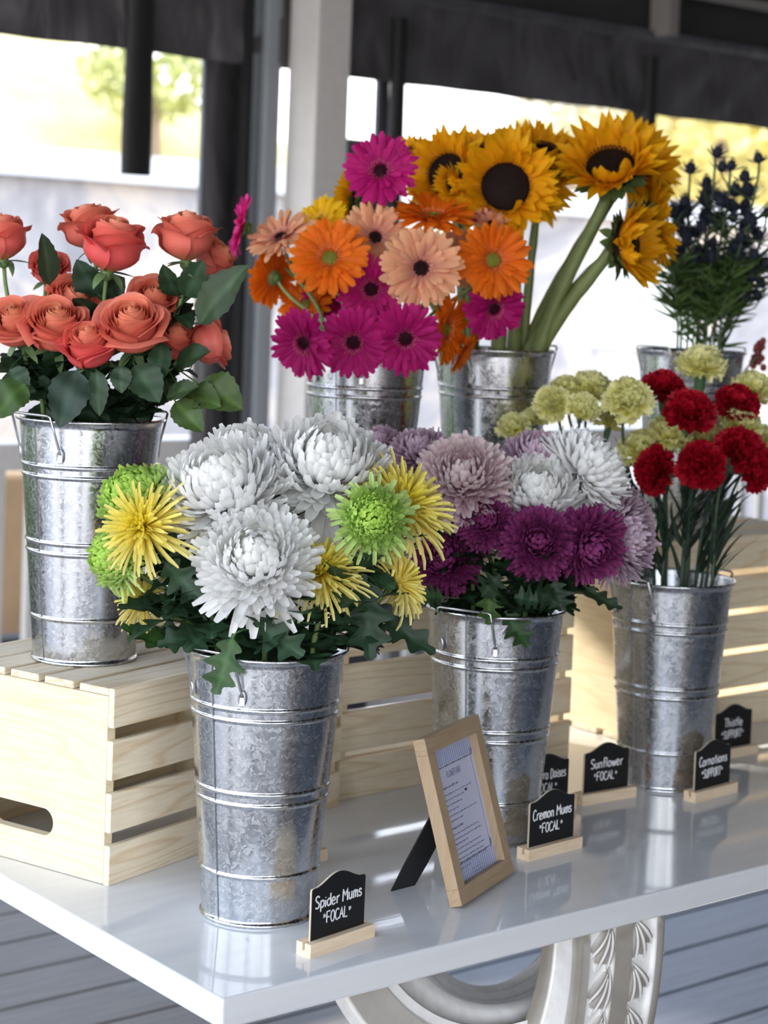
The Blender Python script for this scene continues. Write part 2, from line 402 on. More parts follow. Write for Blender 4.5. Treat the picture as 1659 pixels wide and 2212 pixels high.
m = MB(); m.box(-.20, .02, .5, .7, -1.42, .98); m.box(-.085, -.06, .5, .6, .95, 1.27)
tag(wallobj(m.build('gate_post', MT['white'], smooth=False)), 'white post with a thin rod outside the leftmost window', 'post')
m = MB(); 
a = [(0, .12), (.10, .30), (.24, .40), (.38, .38), (.46, .10), (.50, -.2), (0, -.2)]
m.prism([(x * 2.2, z * 1.5) for x, z in [(0, 0), (0, .42), (.02, .46), (.30, .46), (.34, .42), (.42, .05), (.42, 0)]], 0, .5)
o = tag(wallobj(m.build('outdoor_cabinet', flat('cream_metal', (.85, .82, .72), .5), smooth=False)), 'cream white rounded cabinet outside, left of the blue thistles', 'cabinet')
o.location = Vector((WZ + E1 * ws(1388, 4.2) + E2 * 4.2 + np.array([0, 0, .42])).tolist()); o.scale = (.72, 1, .95)
m = MB(); m.box(.05, .3, .1, .4, -1.9, 0); 
c_ = m.build('leg', MT['white'], o, smooth=False)
# grassy hill with a ridge falling to the right
def ridge(x): return float(np.interp(x, [-400, 0, 100, 255, 330, 430, 560, 800, 1000, 1200, 1659, 2300], [20, 55, 75, 128, 165, 225, 300, 345, 330, 250, 235, 200]))
hp = []
for xp in np.linspace(-500, 2300, 90):
    colm = []
    top = at(xp, ridge(xp), 30.0); base = at(xp, 420, 19.0); base[2] = ZT - 1.5
    for t_ in np.linspace(0, 1, 12):
        p = base + (top - base) * t_; p[2] += .35 * math.sin(t_ * PI) * (top[2] - base[2]) * .25; colm.append(p)
    back = top + np.array([0, 8, -1.5]); colm.append(back); hp.append(colm)
m = MB(); m.grids(np.array(hp)[None])
structure(m.build('hill', mottled('dry_grass_hill', (.56, .46, .16), (.66, .56, .22), (.72, .62, .30), .35)))
def tree(name, px, py, Y, r, cA, label, sd):
    rg = np.random.default_rng(sd); c = at(px, py, Y)
    root = empty(name, (c[0], c[1], ZT - 1.45)); tag(root, label, 'tree', 'trees beyond the porch')
    k = 900; d = rg.normal(size=(k, 3)); d /= np.linalg.norm(d, axis=1)[:, None]; rr = r * rg.uniform(.5, 1, k) ** .5
    P = d * rr[:, None] * np.array([1.2, 1.2, .8]) + (c - np.array([c[0], c[1], ZT - 1.45]))
    a1 = rg.normal(size=(k, 3)); a1 /= np.linalg.norm(a1, axis=1)[:, None]; a2 = np.cross(a1, d); s_ = r * .09
    V = np.stack([P + a1 * s_, P + a2 * s_, P - a1 * s_, P - a2 * s_], 1)
    cc = np.asarray(cA) * rg.uniform(.6, 1.15, (k, 1)); 
    m = MB(); m.add(V.reshape(-1, 3), np.arange(4 * k).reshape(-1, 4), c=np.repeat(cc, 4, 0)); m.build('crown', MT['leaf'], root)
    m = MB(); h = c[2] - ZT + 1.45; m.tube([(0, 0, 0), (.1, 0, h * .5), (0, 0, h)], [.2, .15, .1], c=(.3, .22, .15)); m.build('trunk', MT['stem'], root)
tree('autumn_tree', 1560, 300, 19, 1.0, (.95, .78, .25), 'yellow autumn tree beyond the right window, above the thistles', 1)
tree('autumn_tree', 1440, 300, 26, .8, (.85, .62, .38), 'russet tree beyond the right strap, left of the yellow one', 2)
tree('autumn_tree', 1230, 270, 24, .7, (.8, .72, .5), 'pale tree beyond the window above the tallest sunflower', 3)
tree('olive_tree', 330, 150, 26, .9, (.55, .58, .22), 'olive green tree on the hill ridge beside the leftmost strap', 4)

# ---------------------------------------------------------------- table
tb = empty('display_table', (TC[0], TC[1], 0), ANG); tag(tb, 'white painted table with a thick glossy top on a carved scroll pedestal', 'table')
m = MB(); m.box(0, 2.35, 0, 1.08, ZT - .036, ZT); bevel(m.build('tabletop', MT['table'], tb, smooth=False), .0035, 3)
PB = np.array([(-.0365, .004, .078), (-.07, .003, .079), (-.12, .005, .085), (-.177, .012, .104), (-.23, .022, .126), (-.30, .045, .165), (-.38, .085, .215), (-.46, .14, .265), (-.54, .19, .30), (-.62, .19, .33), (-.70, .14, .36), (-.755, .10, .38)])
def pedestal(a0, a1, mir=1):
    """carved front arm plus the scooped, moulded cradle behind it"""
    zz = np.linspace(-.0365, -.755, 60); bo = np.interp(-zz, -PB[:, 0], PB[:, 1]); bi = np.interp(-zz, -PB[:, 0], PB[:, 2])
    k_ = np.ones(5) / 5; bo[2:-2] = np.convolve(bo, k_, 'valid'); bi[2:-2] = np.convolve(bi, k_, 'valid')
    cs = [(0, .02), (0, .30), (.02, .34), (.02, .72), (0, .78), (0, .98), (.03, 1.0), (.10, 1.0), (.115, .90), (.38, .90), (.40, 1.0), (.60, 1.0), (.62, .90), (.885, .90), (.90, 1.0), (.97, 1.0), (1, .98), (1, .02), (.97, 0), (.03, 0)]
    G = [[(a0 + (a1 - a0) * fa, bi[i] + (bo[i] - bi[i]) * fr_, ZT + zz[i]) for fa, fr_ in cs] for i in range(60)]
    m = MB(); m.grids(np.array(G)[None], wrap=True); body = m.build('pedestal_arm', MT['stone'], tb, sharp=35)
    cm = MB()
    for side in (-1, 1):
        for row in range(10):
            for spread, ln, wd in ((.10, .066, .0105), (.40, .068, .0105), (.74, .060, .010)):
                z0 = -.030 - row * .062; ac = (a0 + a1) / 2 + side * .021; P = np.zeros((12, 9, 3)); dx, dz = side * math.sin(spread), -math.cos(spread)
                for ti, t_ in enumerate(np.linspace(0, 1, 12)):
                    w_ = wd * math.sin(PI * min(1, t_ * .90 + .10)) ** .55 * (.35 + .85 * t_)
                    for wi, w2 in enumerate(np.linspace(-1, 1, 9)):
                        pa = ac + dx * ln * t_ - w_ * w2 * dz; pz = z0 + dz * ln * t_ + w_ * w2 * dx
                        aw = abs(w2); h_ = .0025 + .0075 * math.sin(PI * min(1, t_ * 1.05)) * (.35 + .65 * math.sin(PI * min(1, aw * 1.15)) ** 1) * (1 if aw < .99 else 0) + (-.006 if aw > .99 else 0)
                        pa = min(max(pa, a0 + (a1 - a0) * .09), a1 - (a1 - a0) * .09); pz = min(pz, -.0372)
                        P[ti, wi] = (pa, np.interp(-pz, -zz, bo) + .0075 - h_, ZT + pz)
                cm.grids(P[None])
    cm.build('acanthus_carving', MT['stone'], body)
    # cradle: lofted between a near and a far arc, long mouldings inside
    da = a0 - .571; nA, nB = 40, 34; m = MB()
    def arc(ca, cz, r, k=nA):
        t0 = math.asin(max(-1, min(1, (-.038 - cz) / r))); ang = np.linspace(-PI - t0, -.75, k); return np.stack([ca + r * np.cos(ang), cz + r * np.sin(ang)], 1)
    near, far, nout, fout = arc(.56, .12, .30), arc(.74, -.088, .158), arc(.56, .12, .38), arc(.74, -.088, .24)
    for P_, Q_, flip in ((near, far, 1), (nout, fout, -1)):
        G = []
        for j in range(nB):
            f_ = j / (nB - 1); ridge_ = .007 * math.sin(f_ * 2 * PI * 4.2) * (flip > 0) - .010 * (flip > 0) * (f_ > .12) * (f_ < .2); row = P_ * (1 - f_) + Q_ * f_; ce = np.array([lerp(.56, .74, f_), lerp(.12, -.088, f_)])
            dr = row - ce; row = row + dr / np.linalg.norm(dr, axis=1)[:, None] * ridge_
            G.append([(x_ + da, .10 + .25 * f_, ZT + min(z_, -.0372)) for x_, z_ in row])
        G = np.array(G); m.grids(G[None] if flip > 0 else G[None][:, ::-1])
    for P_, Q_, b_ in ((near, nout, .10), (far, fout, .35)):
        G = [[(x_ + da, b_ - (.006 if .15 < f_ < .85 and b_ < .2 else 0), ZT + min(z_, -.0372)) for x_, z_ in P_ * (1 - f_) + Q_ * f_] for f_ in (0, .1, .15, .2, .8, .85, .9, 1)]; m.grids(np.array(G)[None])
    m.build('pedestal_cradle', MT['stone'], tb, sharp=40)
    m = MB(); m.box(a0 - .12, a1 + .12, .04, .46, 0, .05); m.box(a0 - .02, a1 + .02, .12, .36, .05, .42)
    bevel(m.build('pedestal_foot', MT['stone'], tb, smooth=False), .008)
pedestal(.571, .731)
pedestal(1.65, 1.81)

# ---------------------------------------------------------------- wooden crates
def crate(loc, ang, label, onside=False, L=.525, D=.33, H=.2625, sw=.0525, ns=4, nb=5, mat_end='pine_y', slatmat='pine_x'):
    """local x = long side, y = into the scene. upside-down crate: closed slatted top. on its side: slatted face to the front"""
    r = empty('wooden_crate', loc, ang); tag(r, label, 'crate', 'pine crates on the table')
    st = .010
    def board(name, x0, x1, y0, y1, z0, z1, mt):
        m = MB(); m.box(x0, x1, y0, y1, z0, z1); return bevel(m.build(name, MT[mt], r, smooth=False), .0012, 1)
    if not onside:
        gap = (H - ns * sw) / (ns - 1)
        for k in range(ns):
            z0 = k * (sw + gap)
            board('slat', 0, L, 0, st, z0, z0 + sw, slatmat); board('slat', 0, L, D - st, D, z0, z0 + sw, slatmat)
        bw = (D - 2 * st - .001) / nb - .009
        for k in range(nb):
            y0 = st + .0005 + k * (bw + .0112)
            board('slat', 0.001, L - .001, y0, y0 + bw, H - .0105, H - .0005, 'pine_grey')
        # end panels with hand hole
        for xe in (.0008, L - .0158):
            m = MB(); t_ = .015; y0, y1, z0, z1 = st + .0003, D - st - .0003, .001, H - .011
            yc, hw, hz0, hz1 = (y0 + y1) / 2, .062, .045, .082; zr = (hz1 - hz0) / 2; zm = (hz0 + hz1) / 2
            hole = []; outer = []
            for i in range(48):
                a_ = 2 * PI * i / 48; cx_, cz_ = math.cos(a_), math.sin(a_)
                sy_ = (hw - zr) * (1 if cx_ > 1e-9 else -1 if cx_ < -1e-9 else 0)
                hole.append((yc + sy_ + zr * cx_, zm + zr * cz_))
                tx = ((y1 - yc) if cx_ > 0 else (y0 - yc)) / (hw * cx_ if abs(cx_) > 1e-6 else 1e-6) ; 
                k1 = abs((y1 - yc) / (hw * 1.0)) ; sc_ = 1e9
                dx, dz = (sy_ + zr * cx_), zr * cz_
                if abs(dx) > 1e-9: sc_ = min(sc_, ((y1 - yc) if dx > 0 else (y0 - yc)) / dx)
                if abs(dz) > 1e-9: sc_ = min(sc_, ((z1 - zm) if dz > 0 else (z0 - zm)) / dz)
                outer.append((yc + dx * sc_, zm + dz * sc_))
            # make corners exact
            for cy_, cz_ in ((y0, z0), (y1, z0), (y0, z1), (y1, z1)):
                j = min(range(48), key=lambda q: (outer[q][0] - cy_) ** 2 + (outer[q][1] - cz_) ** 2); outer[j] = (cy_, cz_)
            G = np.array([[(xe, *p) for p in outer], [(xe, *p) for p in hole], [(xe + t_, *p) for p in hole], [(xe + t_, *p) for p in outer], [(xe, *p) for p in outer]])
            m.grids(G[None].transpose(0, 1, 2, 3), wrap=True)
            m.build('end_panel', MT[mat_end], r, smooth=False)
    else:
        HH = .362; DD = H; gap = .0125; sw2 = (HH - 4 * gap) / 5
        for k in range(5):
            z0 = k * (sw2 + gap); board('slat', 0, L, 0, st, z0, z0 + sw2, slatmat)
        g2 = (DD - 3 * .065) / 2 - .004
        for k in range(3):
            y0 = st + .001 + k * (.065 + .016); board('slat', .001, L - .001, y0, y0 + .065, .0008, st + .0008, 'pine_grey'); board('slat', .001, L - .001, y0, y0 + .065, HH - st, HH - .0002, 'pine_grey')
        for xe in (.006, L - .020):
            m = MB(); m.box(xe, xe + .014, st + .0005, DD - .002, st + .001, HH - st - .001); m.build('end_panel', MT[mat_end], r, smooth=False)
    return r
crate((-.3382, 2.4756, ZT), math.radians(55.9), 'pale pine crate upside down at the left, carrying the rose bucket')
crate((-.046, 2.934, ZT), math.radians(41.5), 'pale pine crate standing on its side in the middle, slats to the front', True, slatmat='pine_x')
crate((.470, 3.377, ZT), math.radians(38.8), 'pale pine crate at the right with its solid end panel showing behind the sunflower sign', True)

# ---------------------------------------------------------------- galvanised buckets
BH, HS = .3429, [.2771, .2628, .1704, .1558, .0638]
def brad(z): return .0718 + (.100 - .0718) * z / BH
def bucket(x, y, z, seam, label, hlean=.03):
    r = empty('galvanised_bucket', (x, y, z)); tag(r, label, 'bucket', 'tall galvanised flower buckets')
    prof = [(0.0, .006), (.060, .006), (.0700, .005), (.0712, 0.0), (.0742, .0), (.0752, .0018), (.0742, .0042), (.0722, .005)]
    zs = set(np.linspace(.008, BH - .006, 46)); ev = []
    for h in HS:
        ev += [(h + dz, 0.0) for dz in (-.0046, -.0040, .0040, .0046)] + [(h + dz, .0020 * math.cos(dz / .0034 * PI / 2)) for dz in np.linspace(-.0034, .0034, 7)]
    pts = [(z_, 0) for z_ in zs if all(abs(z_ - h) > .0055 for h in HS)] + ev
    for z_, b_ in sorted(pts): prof.append((brad(z_) + b_, z_))
    for t_ in np.linspace(-PI / 2, PI, 9): prof.append((.1008 + .0026 + .0026 * math.cos(t_) - .0004, BH - .0025 + .0026 * math.sin(t_)))
    prof.append((.0995, BH - .005)); prof.append((brad(.02) - .001, .02)); prof.append((.0, .012))
    m = MB(); m.lathe(prof, 96); body = m.build('bucket_body', MT['galv'], r)
    # seam
    def bp(az, z_, d=0.0): # azimuth from camera-facing side, + to the right
        rr = brad(z_) + d; return np.array([rr * math.sin(az), -rr * math.cos(az), z_])
    sg = []
    for z_ in np.linspace(.005, BH - .005, 40):
        bb = max([.0020 * math.cos((z_ - h) / .0034 * PI / 2) if abs(z_ - h) < .0034 else 0 for h in HS])
        sg.append([bp(seam + da, z_, dd + bb * .5) for da, dd in ((-.010, -.0003), (-.008, .0008), (.004, .0010), (.009, .0010), (.011, -.0003))])
    m = MB(); m.grids(np.array(sg)[None]); m.build('seam', MT['seam'], r, sharp=30)
    for az0 in (seam, seam + PI):
        sp = .45; h_ear = BH - .046
        m = MB(); o_ = np.array([math.sin(az0), -math.cos(az0), 0])
        e1_ = bp(az0 - sp, h_ear, .003); e2_ = bp(az0 + sp, h_ear, .003)
        t1 = bp(az0 - sp * .95, BH, 0) + o_ * hlean * .55 + np.array([0, 0, .006]); t2 = bp(az0 + sp * .95, BH, 0) + o_ * hlean * .55 + np.array([0, 0, .006])
        q1, q2 = t1 + (t2 - t1) * .05, t2 + (t1 - t2) * .05
        pth = [e1_ * .2 + t1 * .8 if False else e1_, e1_ * .5 + t1 * .5, t1 * .96 + e1_ * .04, q1, (t1 + t2) / 2 + o_ * .002, q2, t2 * .96 + e2_ * .04, e2_ * .5 + t2 * .5, e2_]
        m.tube(pth, .0019, 8); h = m.build('handle', MT['wire'], r)
        for az in (az0 - sp, az0 + sp):
            m = MB(); c0 = bp(az, h_ear, .002); tg = np.array([math.cos(az), math.sin(az), 0]); on = np.array([math.sin(az), -math.cos(az), 0])
            loop = [c0 + tg * .004 * math.cos(a_) + np.array([0, 0, -.004 + .009 * math.sin(a_)]) + on * (.0012 + .001 * math.sin(a_)) for a_ in np.linspace(-PI / 2, 1.5 * PI, 15)]
            m.tube(loop, .0014, 6); 
            m.grids(np.array([[c0 + tg * a_ * .0036 + np.array([0, 0, -.012 + b_ * .010]) + on * .0018 for a_ in (-1, 1)] for b_ in (0, 1)])[None])
            m.build('handle_bracket', MT['wire'], r)
    return r
ZC = .362
BK = {'spider': (-.1361, 2.4065, 0, -.68), 'rose': (-.4113, 2.6833, .2625, -.72), 'cremon': (.1779, 2.7832, 0, -.50), 'carn': (.4878, 3.1274, 0, -.85),
      'gerb': (-.031, 3.13, ZC, -.50), 'sun': (.190, 3.285, ZC, -.9), 'thi': (.587, 3.645, ZC, -.9)}
BL_ = {'spider': 'galvanised bucket of white and yellow spider mums at the front left of the table',
       'rose': 'galvanised bucket of coral roses standing on the upside-down crate', 'cremon': 'galvanised bucket of purple and lilac mums behind the picture frame',
       'carn': 'galvanised bucket of red and yellow carnations standing on the table at the right', 'gerb': 'galvanised bucket of gerbera daisies on the middle crate',
       'sun': 'galvanised bucket of sunflowers on the middle crate, right of the gerberas', 'thi': 'galvanised bucket of blue thistles on the far right crate'}
for k_, (bx, by, bz, sm) in BK.items(): bucket(bx, by, ZT + bz, sm, BL_[k_])

# ---------------------------------------------------------------- chalkboard signs
GL = {'S': [[(.5, .88), (.36, 1), (.16, .96), (.06, .78), (.2, .58), (.42, .42), (.48, .2), (.3, .02), (.04, .1)]],
 'p': [[(.1, .6), (.1, -.32)], [(.1, .48), (.28, .6), (.46, .5), (.48, .22), (.3, .04), (.1, .14)]], 'i': [[(.1, .56), (.1, 0)], [(.1, .76), (.1, .82)]],
 'd': [[(.46, 1), (.46, 0)], [(.46, .46), (.26, .58), (.06, .42), (.06, .16), (.24, 0), (.46, .14)]], 'e': [[(.06, .3), (.42, .34), (.4, .52), (.22, .6), (.06, .42), (.08, .12), (.25, 0), (.46, .08)]],
 'r': [[(.1, .6), (.1, 0)], [(.1, .38), (.22, .56), (.38, .6)]], 'M': [[(.05, 0), (.08, 1), (.34, .42), (.6, 1), (.64, 0)]],
 'u': [[(.08, .6), (.07, .16), (.2, 0), (.36, .08), (.42, .6)], [(.42, .6), (.44, 0)]], 'm': [[(.06, .6), (.06, 0)], [(.06, .42), (.18, .6), (.3, .48), (.3, 0)], [(.3, .42), (.43, .6), (.55, .48), (.56, 0)]],
 's': [[(.36, .5), (.22, .6), (.06, .5), (.12, .35), (.33, .25), (.35, .08), (.18, 0), (.03, .08)]], 'F': [[(.08, 0), (.08, 1), (.5, 1)], [(.08, .52), (.42, .52)]],
 'O': [[(.28, 1), (.08, .8), (.05, .3), (.22, 0), (.42, .1), (.5, .6), (.42, .92), (.28, 1)]], 'C': [[(.5, .85), (.34, 1), (.14, .85), (.05, .45), (.14, .08), (.34, 0), (.5, .14)]],
 'A': [[(.02, 0), (.28, 1), (.52, 0)], [(.12, .38), (.44, .38)]], 'L': [[(.08, 1), (.08, 0), (.46, 0)]],
 '*': [[(.2, .9), (.2, .5)], [(.04, .8), (.36, .6)], [(.04, .6), (.36, .8)]], 'n': [[(.08, .6), (.08, 0)], [(.08, .42), (.24, .6), (.4, .46), (.42, 0)]],
 'o': [[(.24, .6), (.06, .42), (.08, .12), (.26, 0), (.44, .18), (.42, .46), (.24, .6)]], 'a': [[(.42, .5), (.24, .6), (.06, .4), (.08, .1), (.24, 0), (.42, .16)], [(.42, .58), (.44, 0)]],
 't': [[(.2, .9), (.2, .1), (.32, 0)], [(.04, .6), (.4, .6)]], 'D': [[(.08, 1), (.08, 0), (.34, .08), (.5, .4), (.42, .8), (.08, 1)]], 'T': [[(.02, 1), (.56, 1)], [(.29, 1), (.27, 0)]],
 'h': [[(.08, 1), (.08, 0)], [(.08, .4), (.24, .58), (.4, .46), (.4, 0)]], 'l': [[(.12, 1), (.12, 0)]], 'f': [[(.36, .92), (.26, 1), (.16, .85), (.16, 0)], [(.02, .56), (.34, .56)]],
 'w': [[(.04, .6), (.14, 0), (.28, .5), (.42, 0), (.54, .6)]], 'U': [[(.06, 1), (.06, .2), (.22, 0), (.42, .1), (.48, 1)]], 'P': [[(.08, 0), (.08, 1), (.38, .96), (.48, .72), (.36, .5), (.08, .46)]],
 'R': [[(.08, 0), (.08, 1), (.38, .96), (.48, .74), (.34, .52), (.08, .48)], [(.26, .5), (.5, 0)]], 'G': [[(.5, .85), (.34, 1), (.14, .85), (.05, .45), (.14, .08), (.36, 0), (.5, .2), (.5, .45), (.3, .45)]],
 'b': [[(.08, 1), (.08, 0)], [(.08, .46), (.26, .58), (.44, .42), (.44, .14), (.26, 0), (.08, .12)]], 'B': [[(.08, 0), (.08, 1), (.36, .95), (.42, .75), (.3, .54), (.08, .52)], [(.3, .54), (.5, .36), (.42, .06), (.08, 0)]],
 'W': [[(.02, 1), (.14, 0), (.3, .7), (.46, 0), (.6, 1)]], 'E': [[(.48, 1), (.08, 1), (.08, 0), (.48, 0)], [(.08, .52), (.4, .52)]], 'I': [[(.1, 1), (.1, 0)]], 'H': [[(.08, 1), (.08, 0)], [(.48, 1), (.48, 0)], [(.08, .5), (.48, .5)]],
 'Y': [[(.04, 1), (.27, .5), (.5, 1)], [(.27, .5), (.27, 0)]], 'N': [[(.08, 0), (.08, 1), (.48, 0), (.48, 1)]], 'K': [[(.08, 1), (.08, 0)], [(.46, 1), (.1, .5), (.5, 0)]], 'k': [[(.08, 1), (.08, 0)], [(.4, .6), (.1, .3), (.44, 0)]], ':': [[(.1, .5), (.1, .56)], [(.1, .08), (.1, .14)]],
 'g': [[(.42, .5), (.24, .6), (.06, .4), (.08, .1), (.24, 0), (.42, .16)], [(.42, .58), (.42, -.2), (.24, -.32), (.06, -.22)]], 'y': [[(.06, .6), (.24, .08)], [(.42, .6), (.2, -.1), (.06, -.3)]], 'v': [[(.04, .6), (.22, 0), (.4, .6)]], 'c': [[(.42, .48), (.24, .6), (.06, .4), (.08, .1), (.24, 0), (.42, .1)]]}
GW = {'f': .40, 'i': .26, 'l': .28, 'I': .24, 'm': .68, 'M': .76, 'W': .7, 'w': .62, 'r': .44, 's': .44, ' ': .34, '*': .44, 't': .46, ':': .24}
def smoothp(p):
    p = np.array(p, float)
    if len(p) < 4: return p
    t = np.linspace(0, len(p) - 1, 3 * len(p)); out = []
    for v in t:
        i = min(int(v), len(p) - 2); f_ = v - i; p0, p1, p2, p3 = p[max(i - 1, 0)], p[i], p[i + 1], p[min(i + 2, len(p) - 1)]
        out.append(.5 * (2 * p1 + (p2 - p0) * f_ + (2 * p0 - 5 * p1 + 4 * p2 - p3) * f_ ** 2 + (3 * p1 - p0 - 3 * p2 + p3) * f_ ** 3))
    return np.array(out)
SHARP = set('FMALTEHNKWYI')
def text(m, s, cx, z, h, wmax, y, r=.0009, jit=.0, rg=None):
    """strokes on the x-z plane at depth y, centred on cx"""
    wd = sum(GW.get(c, .58) for c in s); sc_ = h; 
    xs = wmax / wd if wd * h > wmax else h
    x = cx - wd * xs / 2
    for c in s:
        for st in GL.get(c, []):
            p = np.array(st, float) if c in SHARP or len(st) < 4 else smoothp(st)
            jx, jz = (rg.uniform(-jit, jit, 2) if rg is not None else (0, 0))
            P = np.stack([x + p[:, 0] * xs, np.full(len(p), y), z + p[:, 1] * h + jz * h], -1)
            if len(P) == 2: P = np.array([P[0], (P[0] + P[1]) / 2, P[1]])
            if c == '*': r_ = r * .6
            else: r_ = r
            Q = [P[0]]
            for a_, b_ in zip(P[:-1], P[1:]): Q += [a_ + (b_ - a_) * .5, b_]
            m.tube(np.array(Q), r_, 6, flat=(0, 1, 0))
        x += GW.get(c, .58) * xs
def sign(P, ang, lines, label, sd=0):
    """P = front left bottom corner of the wooden base"""
    r = empty('chalkboard_sign', (P[0], P[1], ZT), ang); tag(r, label, 'sign', 'small chalkboard name signs')
    m = MB(); L, D, H_ = .115, .0235, .0165
    poly = [(0, 0), (D, 0), (D, H_), (D * .5 + .0022, H_), (D * .5 + .0022, H_ * .45), (D * .5 - .0022, H_ * .45), (D * .5 - .0022, H_), (0, H_)]
    for y0, y1, z0, z1 in ((0, D, 0, H_ * .45), (0, D * .5 - .0022, H_ * .45, H_), (D * .5 + .0022, D, H_ * .45, H_)): m.box(0, L, y0, y1, z0, z1)
    m.build('wooden_base', MT['block'], r, smooth=False)
    x0, x1, zb, zs, zp = .0095, .1055, H_ * .48, .0795, .0925
    xs = np.linspace(0, 1, 25); top = [(x0 + (x1 - x0) * t_, zs + (zp - zs) * max(0, math.sin(PI * min(1, max(0, (t_ - .08) / .84)))) ** 1.6) for t_ in xs]
    rc = .003; poly = [(x0, zb), (x1, zb), (x1, zs - rc), (x1 - rc * .3, zs - rc * .3)] + top[::-1][1:-1] + [(x0 + rc * .3, zs - rc * .3), (x0, zs - rc)]
    m = MB(); m.prism(poly, D * .5 - .0013, D * .5 + .0013); bd = m.build('board', MT['mdf'], r, smooth=False)
    cp = np.array(poly); ce = cp.mean(0); inn = ce + (cp - ce) * np.array([.985, .985])
    m = MB(); m.prism(inn.tolist(), D * .5 - .00175, D * .5 - .00125); m.build('black_face', MT['black'], bd, smooth=False)
    if lines:
        rg = np.random.default_rng(sd); m = MB()
        text(m, lines[0], (x0 + x1) / 2, .0535, .0150, .083, D * .5 - .0020, .00112, .03, rg)
        text(m, lines[1], (x0 + x1) / 2 - .002, .0330, .0135, .058, D * .5 - .0020, .00100, .03, rg)
        m.build('chalk_lettering', MT['chalk'], bd)
    return r
R_ = math.radians
sign((-.0615, 2.2350), R_(48.2), ('Spider Mums', '*FOCAL*'), 'black chalkboard sign reading Spider Mums in front of the nearest bucket', 1)
sign((.2307, 2.6541), R_(43.2), ('Cremon Mums', '*FOCAL*'), 'black chalkboard sign reading Cremon Mums right of the picture frame', 2)
sign((.3380, 2.9576), R_(36), ('Sunflower', '*FOCAL*'), 'black chalkboard sign reading Sunflower before the right crate end', 3)
sign((.5222, 2.9983), R_(44.5), ('Carnations', '*SUPPORT*'), 'black chalkboard sign reading Carnations at the foot of the carnation bucket', 4)
p = at_z(1228.5, 1637, .0795); a_ = R_(40); sign((p[0] - math.cos(a_) * .1055 + .0117 * math.sin(a_), p[1] - math.sin(a_) * .1055 - .0117 * math.cos(a_)), a_, ('Gerbera Daises', '*FOCAL*'), 'black chalkboard sign ending in Daises, half hidden behind the purple mum bucket', 5)
p = at_z(1623.9, 1530, .0795); a_ = R_(38); sign((p[0] - math.cos(a_) * .1055 + .0117 * math.sin(a_), p[1] - math.sin(a_) * .1055 - .0117 * math.cos(a_)), a_, ('Thistle', '*SUPPORT*'), 'black chalkboard sign reading Thistle at the far right', 6)
p = at_z(708, 1858, 0); a_ = R_(48); sign((p[0] - math.cos(a_) * .115, p[1] - math.sin(a_) * .115), a_, None, 'sign hidden behind the nearest bucket, only its wooden base end showing', 7)

# ---------------------------------------------------------------- picture frame with printed card
fb = np.array([.1273, 2.4333, ZT]); fa = R_(63.25)
fr_ = empty('picture_frame', fb.tolist(), fa); tag(fr_, 'small wooden picture frame holding a striped printed card, propped on the table', 'picture frame')
FW, FH, FT, FBW = .175, .2205, .018, .022; tilt = math.atan2(.0637, .2115)
ct, st_ = math.cos(tilt), math.sin(tilt)
RT = np.array([[1, 0, 0], [0, ct, st_], [0, -st_, ct]])   # leans back about the bottom front edge
def fbuild(m, name, mat, parent, **k):
    m.xform(RT, (0, 0, 0.0)); return m.build(name, mat, parent, **k)
lift = FT * st_
for nm, bx_ in (('frame_rail', (0, FW, 0, FT, 0, FBW)), ('frame_rail', (0, FW, 0, FT, FH - FBW, FH)), ('frame_stile', (0, FBW, 0, FT, FBW, FH - FBW)), ('frame_stile', (FW - FBW, FW, 0, FT, FBW, FH - FBW))):
    m = MB(); m.box(*bx_); m.xform(RT, (0, 0, lift)); bevel(m.build(nm, MT['oak'] if 'rail' in nm else MT['oak_z'], fr_, smooth=False), .0006, 1)
m = MB(); m.box(FBW, FW - FBW, .0125, .015, FBW, FH - FBW); m.xform(RT, (0, 0, lift)); bk = m.build('backing_board', MT['cardblack'], fr_, smooth=False)
MT['paper'] = flat('card_paper', (.62, .64, .80), .5); MT['ink'] = flat('blue_grey_ink', (.10, .13, .26), .6); MT['stripe'] = flat('blue_stripe', (.30, .36, .58), .5); MT['inktxt'] = flat('violet_grey_ink', (.24, .25, .38), .6)
m = MB(); m.box(FBW, FW - FBW, .0115, .0124, FBW, FH - FBW); m.xform(RT, (0, 0, lift)); cdp = m.build('printed_card', MT['paper'], fr_, smooth=False)
m = MB(); x = FBW + .002
while x < FW - FBW - .002:
    m.box(x, x + .0028, .0112, .0115, FH - FBW - .024, FH - FBW); m.box(x, x + .0028, .0112, .0115, FBW, FBW + .022); x += .0062
m.box(FBW, FBW + .0015, .0112, .0115, FBW + .022, FH - FBW - .024); m.box(FW - FBW - .010, FW - FBW - .0075, .0112, .0115, FBW + .022, FH - FBW - .024)
m.xform(RT, (0, 0, lift)); m.build('striped_border', MT['stripe'], cdp, smooth=False)
m = MB(); rg = np.random.default_rng(5)
for zz_ in (FH - FBW - .026, FBW + .0245):
    xs = np.linspace(FBW + .006, FW - FBW - .006, 60); m.tube(np.stack([xs, np.full(60, .0110), zz_ + .0011 * np.sin(xs * 1400)], -1), .0004, 5)
for cx_, cz_, sgn in ((FBW + .005, FH - FBW - .027, 1), (FW - FBW - .006, FH - FBW - .022, 1), (FBW + .006, FBW + .028, -1), (FW - FBW - .008, FBW + .030, -1)):
    a_ = np.linspace(0, 3 * PI, 22); m.tube(np.stack([cx_ + .0032 * np.sin(a_) * np.linspace(1, .3, 22), np.full(22, .0110), cz_ + .006 * np.cos(a_) * np.linspace(1, .4, 22)], -1), .0004, 5)
m.xform(RT, (0, 0, lift)); m.build('ornament_line', MT['ink'], cdp)
